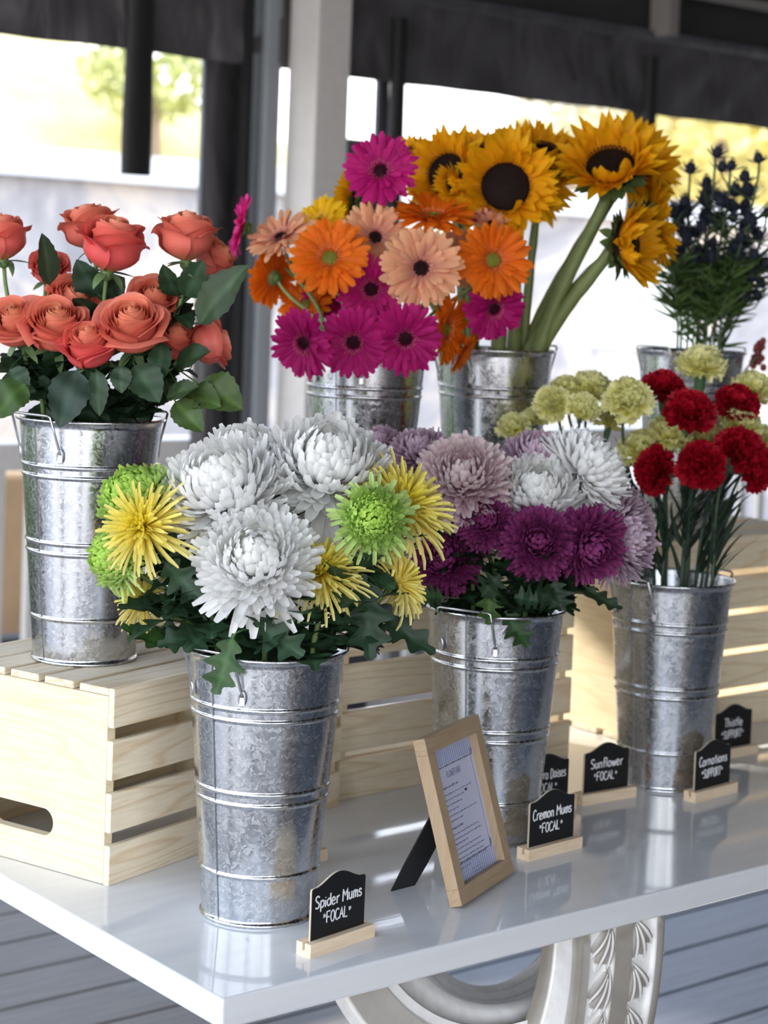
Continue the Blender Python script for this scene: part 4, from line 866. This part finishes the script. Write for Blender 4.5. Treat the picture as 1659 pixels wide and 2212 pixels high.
# ---------------------------------------------------------------- the flowers, one by one
# (bucket, kind, pixel x, pixel y, pixel radius, azimuth (0 = to camera, + right), elevation, depth offset, label)
FL = [
 # coral roses
 ('rose', 'rose', 3, 512, 50, -30, 80, .02, 'coral rose cut by the left edge of the photo, standing tall', .4, .3),
 ('rose', 'rose', 190, 490, 50, -60, 74, .06, 'coral rose tucked behind the tallest central rose, tipped left', .5, 0),
 ('rose', 'rose', 243, 528, 60, 40, 74, -.03, 'tall central coral rose, pinkest at its base, tipped right', .6, .6),
 ('rose', 'rose', 403, 510, 54, 0, 84, -.02, 'tall coral rose at the right, upright on a bare stem', .6, .1),
 ('rose', 'rose', 462, 560, 40, 75, 40, .05, 'coral rose leaning out behind the tall right one', .5, .1),
 ('rose', 'rose', 105, 580, 34, 20, 50, .09, 'dark coral rose mostly hidden behind an upright leaf', .6, .4),
 ('rose', 'rose', 33, 700, 50, -12, 46, -.05, 'coral rose facing out at the lower left edge', .7, 0),
 ('rose', 'rose', 122, 705, 56, 8, 50, -.06, 'open coral rose in the lower row, second from the left edge', .7, 0),
 ('rose', 'rose', 150, 655, 48, 50, 45, 0, 'coral rose behind the second rose of the lower row', .6, 0),
 ('rose', 'rose', 192, 748, 50, -8, 55, -.09, 'lowest coral rose, hot pink at its left side', .5, .7),
 ('rose', 'rose', 284, 706, 58, 0, 50, -.08, 'large open peach-coral rose in the middle of the lower row', .8, 0),
 ('rose', 'rose', 330, 650, 44, 20, 45, .0, 'coral rose behind and above the large open one', .7, 0),
 ('rose', 'rose', 372, 735, 42, 45, 52, -.02, 'coral rose right of the large open one, seen from its side', .5, .2),
 ('rose', 'rose', 452, 742, 44, 110, 20, -.01, 'coral rose at the lower right, turned away from the viewer', .7, .2),
 # gerberas
 ('gerb', 'magenta', 822, 368, 76, -12, 18, .0, 'magenta gerbera topmost in its bucket, beside the sunflowers'),
 ('gerb', 'hot', 522, 490, 66, -82, 12, .05, 'bright pink gerbera at the far left, seen edge on'),
 ('gerb', 'peach', 605, 510, 72, -40, 48, .0, 'peach gerbera at the left with upturned petals'),
 ('gerb', 'orange', 712, 556, 84, -10, 20, -.09, 'big orange gerbera with a green centre'),
 ('gerb', 'peach', 811, 512, 72, 8, 20, -.03, 'peach gerbera between the big orange one and the top magenta one'),
 ('gerb', 'peach', 910, 579, 84, 2, 8, -.10, 'large peach gerbera with a dark eye, front and centre'),
 ('gerb', 'magenta', 802, 625, 73, -5, 0, -.08, 'magenta gerbera left of the large peach one'),
 ('gerb', 'orange', 1066, 562, 80, 12, 5, -.06, 'orange gerbera at the right edge of its bucket'),
 ('gerb', 'orange', 935, 466, 86, 0, 68, .0, 'orange gerbera facing upward, seen nearly edge on'),
 ('gerb', 'orange', 1065, 452, 55, 20, 55, .08, 'orange gerbera half hidden under the main sunflower'),
 ('gerb', 'magenta', 1018, 455, 40, 10, 50, .05, 'small magenta gerbera wedged above the right orange one'),
 ('gerb', 'peach', 1062, 482, 42, 20, 50, .03, 'peach gerbera peeping above the right orange one'),
 ('gerb', 'magenta', 655, 742, 74, -32, -14, -.15, 'magenta gerbera lowest at the left, drooping'),
 ('gerb', 'magenta', 763, 740, 74, -5, -8, -.15, 'magenta gerbera in the middle of the bottom row'),
 ('gerb', 'magenta', 876, 732, 74, 4, -10, -.15, 'magenta gerbera at the right of the bottom row, over the bucket rim'),
 ('gerb', 'magenta', 1068, 668, 66, 20, -20, -.04, 'magenta gerbera hanging below the right orange one'),
 ('gerb', 'orange', 965, 712, 74, 60, -5, -.04, 'orange gerbera hanging sideways between the two tall buckets'),
 ('gerb', 'orange', 1000, 760, 48, 78, -30, .0, 'small orange gerbera hanging lowest right over the sunflower bucket'),
 ('gerb', 'orange', 590, 600, 62, -135, 10, .03, 'orange gerbera turned away, showing its green back'),
 ('gerb', 'orange', 660, 655, 58, -20, 35, .05, 'orange gerbera mostly hidden below the big orange one'),
 ('gerb', 'peach', 985, 560, 62, 25, 10, .02, 'peach gerbera squeezed between the large peach and right orange ones'),
 ('gerb', 'yellow', 692, 478, 60, -30, 40, .12, 'yellow gerbera behind the big orange one at the left'),
 ('gerb', 'magenta', 700, 640, 46, 5, 0, .06, 'magenta gerbera deep in shade between the stems'),
 # sunflowers
 ('sun', 'sunf', 1092, 402, 104, -3, 6, -.10, 'main sunflower facing out with a round dark centre', 16),
 ('sun', 'sunf', 1318, 352, 104, -14, 40, -.04, 'sunflower at the upper right, tilted up', 30),
 ('sun', 'sunf', 1362, 528, 94, 62, 4, -.05, 'sunflower at the lower right, turned to the right', 40),
 ('sun', 'sunf', 1412, 478, 92, 95, 10, .07, 'sunflower behind the lower right one, seen from its edge', 10),
 ('sun', 'sunf', 962, 372, 88, -30, 12, .02, 'sunflower left of the main one, half its dark centre showing', 18),
 ('sun', 'sunf', 978, 398, 46, -55, -10, -.08, 'small sunflower folded over the left dark centre', 45),
 ('sun', 'sunf', 1185, 325, 74, 30, 55, .05, 'sunflower at the top between the two large ones', 10),
 ('sun', 'sunf', 1032, 325, 70, -20, 60, .08, 'sunflower behind the top left of the main one', 10),
 ('sun', 'sunf', 1135, 375, 98, 20, 20, .06, 'sunflower directly behind the main one', 10),
 ('sun', 'sunf', 1368, 345, 96, 25, 30, .08, 'sunflower directly behind the upper right one', 10),
 ('sun', 'sunf', 878, 330, 50, -50, 50, .08, 'sunflower at the far left, just its petal tips above the magenta gerbera', 10),
 ('sun', 'sunf', 758, 425, 60, -100, 10, .10, 'sunflower seen from behind between gerberas, green back showing', 30),
 # big mums of the nearest bucket
 ('spider', 'white', 470, 1032, 150, -28, 55, -.03, 'large white mum at the left of the nearest bucket'),
 ('spider', 'white', 520, 965, 100, -20, 65, .06, 'white mum behind the two upper white ones'),
 ('spider', 'white', 706, 985, 152, 8, 60, .02, 'large white mum highest in the nearest bucket'),
 ('spider', 'white', 550, 1192, 132, -4, 38, -.11, 'large white mum front and centre, lowest of the white ones'),
 ('spider', 'yellow', 308, 1136, 100, -25, 22, -.07, 'yellow spider mum at the left with long thin petals'),
 ('spider', 'green_dense', 264, 1050, 108, -45, 40, -.03, 'green mum at the upper left of the nearest bucket'),
 ('spider', 'green', 216, 1198, 88, -58, 5, -.04, 'green mum at the far left, below the upper green one'),
 ('spider', 'green', 810, 1112, 92, 4, 18, -.09, 'green spider mum at the right with a curled centre'),
 ('spider', 'yellow', 868, 1092, 118, 35, 40, .0, 'yellow spider mum behind the right green one'),
 ('spider', 'yellow', 693, 1235, 98, 5, 55, -.06, 'yellow spider mum below the central white one, petals drooping'),
 ('spider', 'yellow', 862, 1258, 78, 120, 20, -.02, 'yellow spider mum at the lower right, turned away'),
 ('spider', 'yellow', 308, 1290, 66, -140, 10, .0, 'yellow spider mum at the lower left, seen from behind'),
 ('spider', 'yellow', 622, 1050, 60, 10, 40, .07, 'yellow spider mum glimpsed between the white ones'),
 # purple bucket
 ('cremon', 'lilac', 905, 958, 72, -20, 65, .06, 'pale lilac mum behind the right yellow spider mum'),
 ('cremon', 'lilac', 815, 942, 42, -40, 55, .10, 'small mauve mum at the far left of the purple bucket'),
 ('cremon', 'lilac_pink', 1000, 1012, 106, -8, 42, -.07, 'large pink-white mum above the purple ones'),
 ('cremon', 'lilac', 1168, 975, 92, 10, 65, .02, 'lilac mum behind the flat white one'),
 ('cremon', 'white_flat', 1164, 1048, 104, 0, 48, -.05, 'creamy white mum in the middle of the purple bucket'),
 ('cremon', 'white_side', 1300, 995, 106, 96, 40, -.01, 'white mum in profile at the right, its green base showing'),
 ('cremon', 'lilac', 1372, 1158, 100, 58, 8, -.03, 'lilac mum at the far right of the purple bucket, turned right'),
 ('cremon', 'lilac', 1368, 1092, 66, 60, 40, .06, 'lilac mum behind the far right one'),
 ('cremon', 'purple', 1050, 1118, 62, -5, 30, -.09, 'dark purple mum below the large pink-white one'),
 ('cremon', 'purple', 1165, 1165, 80, -2, 18, -.12, 'dark purple mum in the centre of the lower row'),
 ('cremon', 'purple', 1287, 1190, 86, 25, -16, -.10, 'dark purple mum at the right of the lower row, hanging down'),
 ('cremon', 'purple', 953, 1200, 74, -28, 30, -.06, 'dark purple mum at the lower left beside the green spider mum'),
 ('cremon', 'lilac', 1306, 1062, 50, 30, 20, .02, 'mauve mum under the white one in profile'),
 ('cremon', 'white_flat', 1238, 1075, 48, 35, 30, .04, 'small cream mum tucked right of the flat white one'),
 # carnations
 ('carn', 'cy', 1192, 868, 42, -20, 30, -.02, 'yellow carnation at the far left of its bucket, facing out'),
 ('carn', 'cy', 1222, 832, 34, -20, 60, .05, 'yellow carnation behind the far left one'),
 ('carn', 'cy', 1276, 833, 50, 10, 68, .03, 'yellow carnation third from the left, spreading flat'),
 ('carn', 'cy', 1261, 878, 36, 5, 40, -.04, 'small yellow carnation below the flat spreading one'),
 ('carn', 'cy', 1358, 862, 54, 0, 30, -.05, 'large greenish yellow carnation right of centre'),
 ('carn', 'cy', 1108, 918, 38, -40, 50, .0, 'yellow carnation low above the lilac mums'),
 ('carn', 'cy', 1152, 900, 30, -20, 60, .04, 'yellow carnation sliver between the low one and the far left one'),
 ('carn', 'cy', 1516, 780, 54, 0, 72, .04, 'yellow carnation highest of all, before the thistle bucket'),
 ('carn', 'cy', 1448, 932, 52, 0, 62, .0, 'yellow carnation under the big dark red one'),
 ('carn', 'cy', 1390, 962, 54, -10, 60, .02, 'pale yellow carnation seen edge on above the left red one'),
 ('carn', 'cy', 1520, 938, 48, 0, 50, .04, 'yellow carnation between the upper and lower red ones'),
 ('carn', 'cy', 1602, 912, 48, 10, 50, .0, 'yellow carnation above the right red pair'),
 ('carn', 'cy', 1632, 832, 46, 20, 60, .05, 'yellow carnation near the right edge, behind the upper red one'),
 ('carn', 'cy', 1656, 945, 34, 40, 40, .05, 'yellow carnation cut by the right edge'),
 ('carn', 'cy', 1318, 905, 34, 10, 60, .06, 'yellow carnation hidden behind the large greenish one'),
 ('carn', 'cr', 1432, 832, 48, -15, 62, .02, 'red carnation at the upper left of the reds'),
 ('carn', 'cr', 1490, 886, 56, 0, 42, -.06, 'red carnation in the middle of the reds'),
 ('carn', 'cr', 1592, 866, 52, 15, 58, .0, 'red carnation at the upper right of the reds'),
 ('carn', 'cr', 1410, 1016, 54, -55, 5, -.05, 'red carnation lowest left, turned left beside the white mum'),
 ('carn', 'cr', 1516, 1002, 54, 0, 20, -.10, 'red carnation nearest the viewer in the lower row'),
 ('carn', 'cr', 1600, 965, 54, 15, 35, -.07, 'red carnation in the lower row, upper of the right pair'),
 ('carn', 'cr', 1636, 1010, 52, 35, 10, -.05, 'red carnation at the lower right, cut by the photo edge'),
]
CATS = {'rose': ('rose', 'rose', 'coral roses in the bucket on the crate'), 'gerb': ('gerbera_daisy', 'gerbera', 'gerbera daisies in the bucket'), 'sun': ('sunflower', 'sunflower', 'sunflowers in the bucket'),
        'spider': ('chrysanthemum', 'chrysanthemum', 'mums in the nearest bucket'), 'cremon': ('chrysanthemum', 'chrysanthemum', 'mums in the purple bucket'), 'carn': ('carnation', 'carnation', 'carnations in the bucket')}
LEAVES = {'rose': (10, .066, .043, (.030, .072, .032), 'rose'), 'gerb': (0, 0, 0, None, None), 'sun': (0, 0, 0, None, None), 'spider': (9, .085, .048, (.035, .085, .038), 'mum'),
          'cremon': (12, .078, .048, (.022, .062, .022), 'mum'), 'carn': (9, .10, .010, (.045, .075, .05), 'grass')}
STEM = {'rose': (.0032, (.13, .22, .06)), 'gerb': (.0030, (.20, .30, .10)), 'sun': (.0098, (.20, .25, .08)), 'spider': (.0036, (.11, .17, .05)), 'cremon': (.0034, (.10, .17, .05)), 'carn': (.0027, (.06, .10, .06))}
ROOTS = []
for idx, sp in enumerate(FL):
    bk, kind, px, py, rp_, az, el, dy, lab = sp[:9]; ex_ = sp[9:]
    rg = np.random.default_rng(1000 + idx); bx, by, bz, _ = BK[bk]; Y = by + dy
    C = at(px, py, Y); R = rp_ / F_PX * Y * {'rose': 1.17, 'gerb': 1.10, 'sun': 1.16, 'carn': 1.12}.get(bk, 1.06); azr, elr = D(az), D(el)
    n = np.array([math.sin(azr) * math.cos(elr), -math.cos(azr) * math.cos(elr), math.sin(elr)])
    out = np.array([C[0] - bx, C[1] - by, 0.0]); ol = np.linalg.norm(out) + 1e-6
    root = np.array([bx, by, ZT + bz + .03]) + out / ol * min(.03, ol * .4) * -1 + np.array([*rg.uniform(-.012, .012, 2), 0])
    nm, cat, grp = CATS[bk]; r = empty(nm, root.tolist()); tag(r, lab, cat, grp)
    FR = frame_from(n, rg.uniform(0, 6.28)); base = C.copy()
    def put(m, name, mat, parent=r, pos=None, FR=FR):
        m.xform(FR, (pos if pos is not None else base) - root); return m.build(name, mat, parent)
    if kind == 'rose':
        H = R * 1.75; base = C - n * H * .5; m, g, H = f_rose(R, rg, ex_[0], ex_[1]); put(m, 'bloom', MT['petal_satin']); put(g, 'calyx', MT['stem']); tip = base - n * R * .25
    elif bk == 'gerb':
        base = C - n * R * .05; m, d, g = f_gerbera(R, rg, kind); b_ = put(m, 'petals', MT['petal']); put(d, 'disc', MT['disc']); put(g, 'calyx', MT['stem']); tip = base - n * R * .12
    elif kind == 'sunf':
        base = C - n * R * .08; m, d, g = f_sun(R, rg, ex_[0]); put(m, 'petals', MT['petal']); put(d, 'disc', MT['disc']); put(g, 'sepals', MT['leaf']); tip = base - n * R * .25
    elif bk == 'carn':
        base = C - n * R * .30; m, g = f_carn(R, rg, *(((.96, .90, .22), (1.0, .98, .55)) if kind == 'cy' else ((.26, .001, .008), (.52, .004, .022)))); put(m, 'bloom', MT['petal']); put(g, 'calyx', MT['stem']); tip = base - n * R * 1.1
    else:
        k2 = {'white': .32, 'white_flat': .35, 'white_side': .40, 'yellow': .12, 'green': .28, 'green_dense': .3, 'lilac': .33, 'lilac_pink': .33, 'purple': .3}[kind]
        base = C - n * R * k2; m = f_mum(R, rg, kind); put(m, 'bloom', MT['petal']); g = MB(); ball(g, R * .16, (.07, .12, .04), -R * .08, .8)
        petals(g, np.arange(9) * 2 * PI / 9, R * .08, -R * .10, R * .26, R * .10, D(-5), D(25), .2, (.06, .11, .035), (.09, .15, .05), T=5, V=3, prof='point', rg=rg); put(g, 'calyx', MT['stem']); tip = base - n * R * .16
    # stem
    rimz = ZT + bz + BH; rim = np.array([bx, by, rimz]) + out / ol * min(.072, ol * .55); rim += np.array([*rg.uniform(-.012, .012, 2), 0])
    dd = rim - np.array([bx, by, rimz]); dl = np.linalg.norm(dd[:2]); 
    if dl > .08: rim = np.array([bx, by, rimz]) + dd * .08 / dl
    hgt = max(.02, tip[2] - rimz); bend = nrm(n * .8 + np.array([0, 0, .8]))
    low = bez(root, root + (rim - root) * .33, rim - np.array([0, 0, .06]), rim, 6)
    hi = bez(rim, rim + np.array([0, 0, hgt * .45]) + (rim - root) * .05, tip - bend * min(hgt * .5 + .015, .10), tip, 14)
    if bk == 'sun': hi = bez(rim, rim + (tip - rim) * np.array([.25, .3, .42]), tip - nrm(n * .7 + np.array([0, 0, 1.0])) * .055 * (1 if rp_ > 60 else .5), tip, 14)
    path = np.vstack([low[:-1], hi]); sr_, sc3 = STEM[bk]
    if bk == 'sun': sr_ = sr_ * (1.25 if rp_ > 85 else .8)
    m = MB(); rad = sr_ * (1.12 - .22 * np.linspace(0, 1, len(path)))
    if bk == 'sun': rad = rad * (1 + .06 * rg.normal(size=len(path))); 
    m.tube(path - root, rad, 10, c=np.array(sc3) * rg.uniform(.85, 1.1)); m.build('stem', MT['stem'], r)
    ROOTS.append((r, root, hi))
    if bk in ('rose', 'spider', 'cremon'):
        for q in range(2):
            a_ = rg.uniform(0, 6.28); A = rim + np.array([0, 0, -.015]); B = np.array([bx + .07 * math.cos(a_), by + .07 * math.sin(a_), rimz + rg.uniform(.01, .035)])
            m = MB(); leaf(m, A - root, B - root, LEAVES[bk][2] * 1.1, LEAVES[bk][4], -.1, (rg.uniform(-.4, .4), -.7, .7), np.array(LEAVES[bk][3]) * rg.uniform(.6, 1), rg); m.build('leaf', MT['leaf'], r)
    # leaves on the stem above the rim
    nl, ll, lw, lc, lk = LEAVES[bk]
    for q in range(nl):
        tpos = rg.uniform(.02, .75) if bk != 'carn' else rg.uniform(0, .5); j = int(tpos * (len(hi) - 1)); A = hi[j]
        oo = nrm(np.array([*(A[:2] - np.array([bx, by])), 0]) + 1e-6); a_ = rg.uniform(-1.5, 1.5); dr = np.array([oo[0] * math.cos(a_) - oo[1] * math.sin(a_), oo[0] * math.sin(a_) + oo[1] * math.cos(a_), rg.uniform(-.25, .55) if bk != 'carn' else rg.uniform(.9, 2.4)])
        if bk == 'rose': dr[2] = rg.uniform(-.3, 1.1)
        dr = nrm(dr); Lf = ll * rg.uniform(.65, 1.15); B = A + dr * Lf
        if B[2] < rimz + .004: 
            rr_ = np.linalg.norm(B[:2] - np.array([bx, by]))
            if rr_ < .115: B[2] = rimz + .012
        m = MB(); leaf(m, A - root, B - root, lw * rg.uniform(.75, 1.2), lk, rg.uniform(.05, .3), nrm(np.array([*(dr[:2] * -.3), 1.0]) + rg.normal(0, .35, 3)), np.array(lc) * rg.uniform(.7, 1.35), rg)
        m.build('leaf', MT['leaf'], r)
# leaves that stand out in the photo: (flower index, base px, tip px, depth base, depth tip, width m, kind, colour, sag, normal)
gr1 = (.045, .095, .045); gr2 = (.085, .15, .035)
HERO = [
 (5, (108, 615), (90, 503), 2.66, 2.62, .034, 'rose', (.05, .09, .045), .05, (.5, -.8, .1)), (4, (430, 700), (538, 572), 2.62, 2.60, .058, 'rose', (.055, .10, .04), .12, (-.3, -.9, .4)),
 (4, (400, 640), (440, 560), 2.64, 2.6, .040, 'rose', gr1, .1, (.2, -1, .2)), (3, (385, 640), (352, 570), 2.66, 2.62, .034, 'rose', (.03, .07, .03), .1, (-.3, -1, .3)),
 (3, (395, 585), (418, 600), 2.63, 2.6, .008, 'grass', (.10, .17, .07), .1, (0, -1, .2)), (2, (215, 640), (165, 560), 2.68, 2.65, .046, 'rose', (.03, .07, .035), .1, (-.3, -1, .3)),
 (2, (225, 640), (270, 600), 2.70, 2.68, .050, 'rose', (.025, .06, .03), .1, (.2, -1, .3)), (13, (400, 850), (478, 880), 2.60, 2.56, .046, 'rose', gr2, .15, (0, -.9, .5)),
 (13, (430, 830), (525, 885), 2.60, 2.57, .060, 'rose', (.09, .15, .035), .2, (0, -.9, .4)), (13, (378, 868), (440, 935), 2.58, 2.55, .040, 'rose', gr2, .1, (.2, -1, .1)),
 (13, (360, 860), (430, 835), 2.58, 2.56, .036, 'rose', (.06, .11, .04), .1, (0, -.7, .7)), (6, (55, 830), (-15, 905), 2.57, 2.55, .058, 'rose', (.07, .14, .03), .15, (-.2, -.9, .4)),
 (9, (165, 800), (128, 925), 2.575, 2.545, .056, 'rose', (.045, .085, .06), .12, (.1, -1, .15)), (9, (210, 800), (215, 900), 2.575, 2.56, .03, 'rose', gr1, .1, (0, -1, .2)),
 (10, (290, 790), (345, 870), 2.58, 2.56, .050, 'rose', gr1, .15, (.1, -1, .3)), (10, (262, 790), (262, 850), 2.57, 2.56, .03, 'rose', gr1, .1, (0, -1, .3)), (12, (350, 740), (345, 830), 2.6, 2.58, .034, 'rose', (.03, .08, .035), .1, (-.2, -1, .2)),
 (13, (380, 790), (455, 760), 2.62, 2.58, .042, 'rose', (.035, .08, .03), .1, (0, -.8, .6)), (6, (20, 800), (60, 850), 2.6, 2.58, .04, 'rose', gr1, .1, (0, -1, .3)),
 (59, (788, 1240), (800, 1425), 2.36, 2.34, .062, 'mum', (.022, .06, .026), .06, (.1, -1, .1)), (59, (800, 1300), (940, 1412), 2.38, 2.37, .045, 'mum', (.022, .055, .025), -.15, (.2, -.9, .4)),
 (56, (540, 1330), (655, 1418), 2.31, 2.28, .056, 'mum', (.05, .105, .055), -.12, (0, -.8, .6)), (57, (400, 1395), (262, 1350), 2.36, 2.36, .045, 'mum', (.045, .12, .025), -.2, (0, -.4, .9)),
 (52, (505, 1368), (465, 1500), 2.30, 2.285, .050, 'mum', (.07, .15, .05), -.1, (-.1, -1, .3)), (55, (350, 1210), (440, 1300), 2.36, 2.33, .05, 'mum', (.04, .09, .045), .1, (0, -1, .3)),
 (55, (400, 1240), (370, 1150), 2.38, 2.36, .045, 'mum', (.03, .07, .035), .1, (0, -1, .3)), (59, (700, 1120), (640, 1080), 2.42, 2.40, .04, 'mum', (.03, .075, .03), .1, (0, -1, .3)),
 (68, (1090, 1320), (1142, 1397), 2.69, 2.67, .045, 'mum', (.04, .10, .03), -.1, (.1, -1, .3)), (68, (1060, 1260), (1055, 1350), 2.68, 2.67, .04, 'mum', (.06, .14, .02), -.1, (.1, -1, .3)),
 (72, (1260, 1265), (1345, 1315), 2.70, 2.69, .028, 'mum', (.025, .05, .02), -.2, (.1, -.8, .6)), (71, (1040, 1290), (1080, 1240), 2.68, 2.66, .045, 'mum', (.025, .06, .025), .1, (0, -1, .3)),
 (74, (960, 1290), (910, 1290), 2.70, 2.70, .04, 'mum', (.045, .10, .03), .1, (0, -.8, .6)), (72, (1170, 1300), (1110, 1290), 2.67, 2.66, .04, 'mum', (.03, .075, .035), .1, (0, -1, .3)),
 (72, (1195, 1250), (1215, 1320), 2.67, 2.66, .045, 'mum', (.02, .05, .022), .1, (0, -1, .3)),
]
for fi, a_, b_, Ya, Yb, wd, lk, lc, sg_, nn in HERO:
    r, root, hi = ROOTS[fi]; A = at(*a_, Ya); B = at(*b_, Yb); j = int(np.argmin(np.linalg.norm(hi - A, axis=1))); S = hi[j]
    m = MB(); rg = np.random.default_rng(fi * 7 + int(a_[0])); leaf(m, A - root, B - root, wd, lk, sg_, nn, lc, rg)
    m.tube(bez(S - root, S - root + (A - S) * .3, A - root - (B - A) * .1, A - root + (B - A) * .08, 6), .0011, 6, c=np.array(lc) * 1.5, cap=False)
    m.build('leaf', MT['leaf'], r)

# ---------------------------------------------------------------- blue thistles at the back right
TH = [(1490, 375), (1455, 470), (1530, 420), (1578, 368), (1560, 480), (1612, 430), (1640, 352), (1655, 470), (1508, 560), (1590, 545), (1640, 520), (1440, 400), (1625, 600), (1545, 340)]
WHERE = ['at the upper left of the thistles', 'lowest at the left of the thistles', 'left of centre among the thistles', 'at the top middle of the thistles', 'in the centre of the thistles', 'right of centre among the thistles', 'topmost at the right edge', 'cut by the right edge at mid height',
         'low behind the green thistle leaves', 'low right of centre over its leaves', 'low near the right edge', 'nearest the sunflowers', 'lowest at the right edge', 'topmost, second from the right edge']
bx, by, bz, _ = BK['thi']
for i, (px, py) in enumerate(TH):
    rg = np.random.default_rng(300 + i); Y = by + rg.uniform(-.07, .07); C = at(px, py, Y); root = np.array([bx, by, ZT + bz + .03]) + np.array([*rg.uniform(-.02, .02, 2), 0])
    r = empty('sea_holly', root.tolist()); tag(r, 'dark blue spiky thistle ' + WHERE[i], 'thistle', 'blue thistles in the far bucket')
    rimz = ZT + bz + BH; rim = np.array([bx + (C[0] - bx) * .45, by + (C[1] - by) * .5, rimz]); rim[:2] = np.array([bx, by]) + np.clip(rim[:2] - np.array([bx, by]), -.075, .075)
    hg = C[2] - rimz; m = MB(); path = np.vstack([bez(root, root + (rim - root) * .3, rim - np.array([0, 0, .05]), rim, 5)[:-1], bez(rim, rim + np.array([0, 0, hg * .4]), C - np.array([0, 0, hg * .3]), C, 10)])
    cst = (.10, .15, .07); m.tube(path - root, .0024, 7, c=cst); hi = path[4:]
    heads = [C]
    for k_ in range(6):
        j = 4 + int(rg.integers(0, 4)); A = hi[min(j, len(hi) - 1)]; B = A + np.array([rg.uniform(-.075, .075), rg.uniform(-.05, .05), rg.uniform(.01, .08)]); heads.append(B)
        m.tube(bez(A, A + (B - A) * .3 + np.array([0, 0, -.005]), B - np.array([0, 0, .02]), B, 6) - root, .0015, 6, c=cst)
    m.build('stem', MT['stem'], r)
    for h_ in heads:
        s_ = rg.uniform(.011, .0155); m = MB(); k2 = 60; ii = np.arange(k2); ss_ = (ii + .5) / k2
        petals(m, ii * GA, s_ * .55 * np.sin(PI * ss_ * .9 + .2), s_ * 2.0 * (1 - ss_), s_ * .35, s_ * .22, D(40), D(75), .4, (.05, .055, .10), (.10, .11, .18), T=3, V=3, prof='point', rg=rg)
        ball(m, s_ * .75, (.05, .055, .09), s_ * .8, 1.25)
        petals(m, np.arange(11) * 2 * PI / 11, s_ * .3, 0, s_ * 2.6 * rg.uniform(.7, 1.1, 11), s_ * .42, D(18), D(38), .3, (.07, .08, .11), (.10, .12, .17), T=5, V=3, prof='point', rg=rg, wob=.001)
        m.xform(frame_from(nrm(np.array([*rg.uniform(-.4, .4, 2), 1.0])), rg.uniform(0, 6)), h_ - root); m.build('flower_head', MT['petal'], r)
    m = MB()
    for k_ in range(60):
        A = hi[int(rg.integers(0, 6))] + (hi[-1] - hi[0]) * .02; zt_ = rimz + rg.uniform(.06, .17) if k_ < 46 else A[2] + rg.uniform(0, .05); A = np.array([np.interp(zt_, hi[:, 2], hi[:, 0]), np.interp(zt_, hi[:, 2], hi[:, 1]), zt_])
        a2 = rg.uniform(0, 6.28); B = A + np.array([math.cos(a2), math.sin(a2), rg.uniform(.1, .9)]) * rg.uniform(.035, .07); leaf(m, A - root, B - root, .009, 'grass', .1, rg.normal(size=3), np.array((.11, .19, .05)) * rg.uniform(.6, 1.5), rg)
    m.build('leaves', MT['leaf'], r)
# red berry sprig at the right edge
c0 = at(1640, 768, 3.62); root = np.array([bx + .06, by - .02, ZT + bz + .1]); r = empty('berry_sprig', root.tolist()); tag(r, 'dusty red berry sprig at the right edge beside the thistle bucket', 'berry sprig')
m = MB(); rg = np.random.default_rng(9); m.tube(bez(root, root + np.array([0, 0, .2]), c0 + np.array([0, 0, .0]), c0, 8) - root, .002, 6, c=(.12, .16, .07)); m.build('stem', MT['stem'], r)
m = MB()
for k_ in range(16):
    b0 = MB(); ball(b0, .0065, (.32, .06, .06), 0, 1.1); b0.xform(np.eye(3), c0 - root + rg.normal(0, .012, 3)); m.v += b0.v; m.c += b0.c; m.q += [q + m.n for q in b0.q]; m.n += b0.n
m.build('berries', MT['petal_satin'], r)
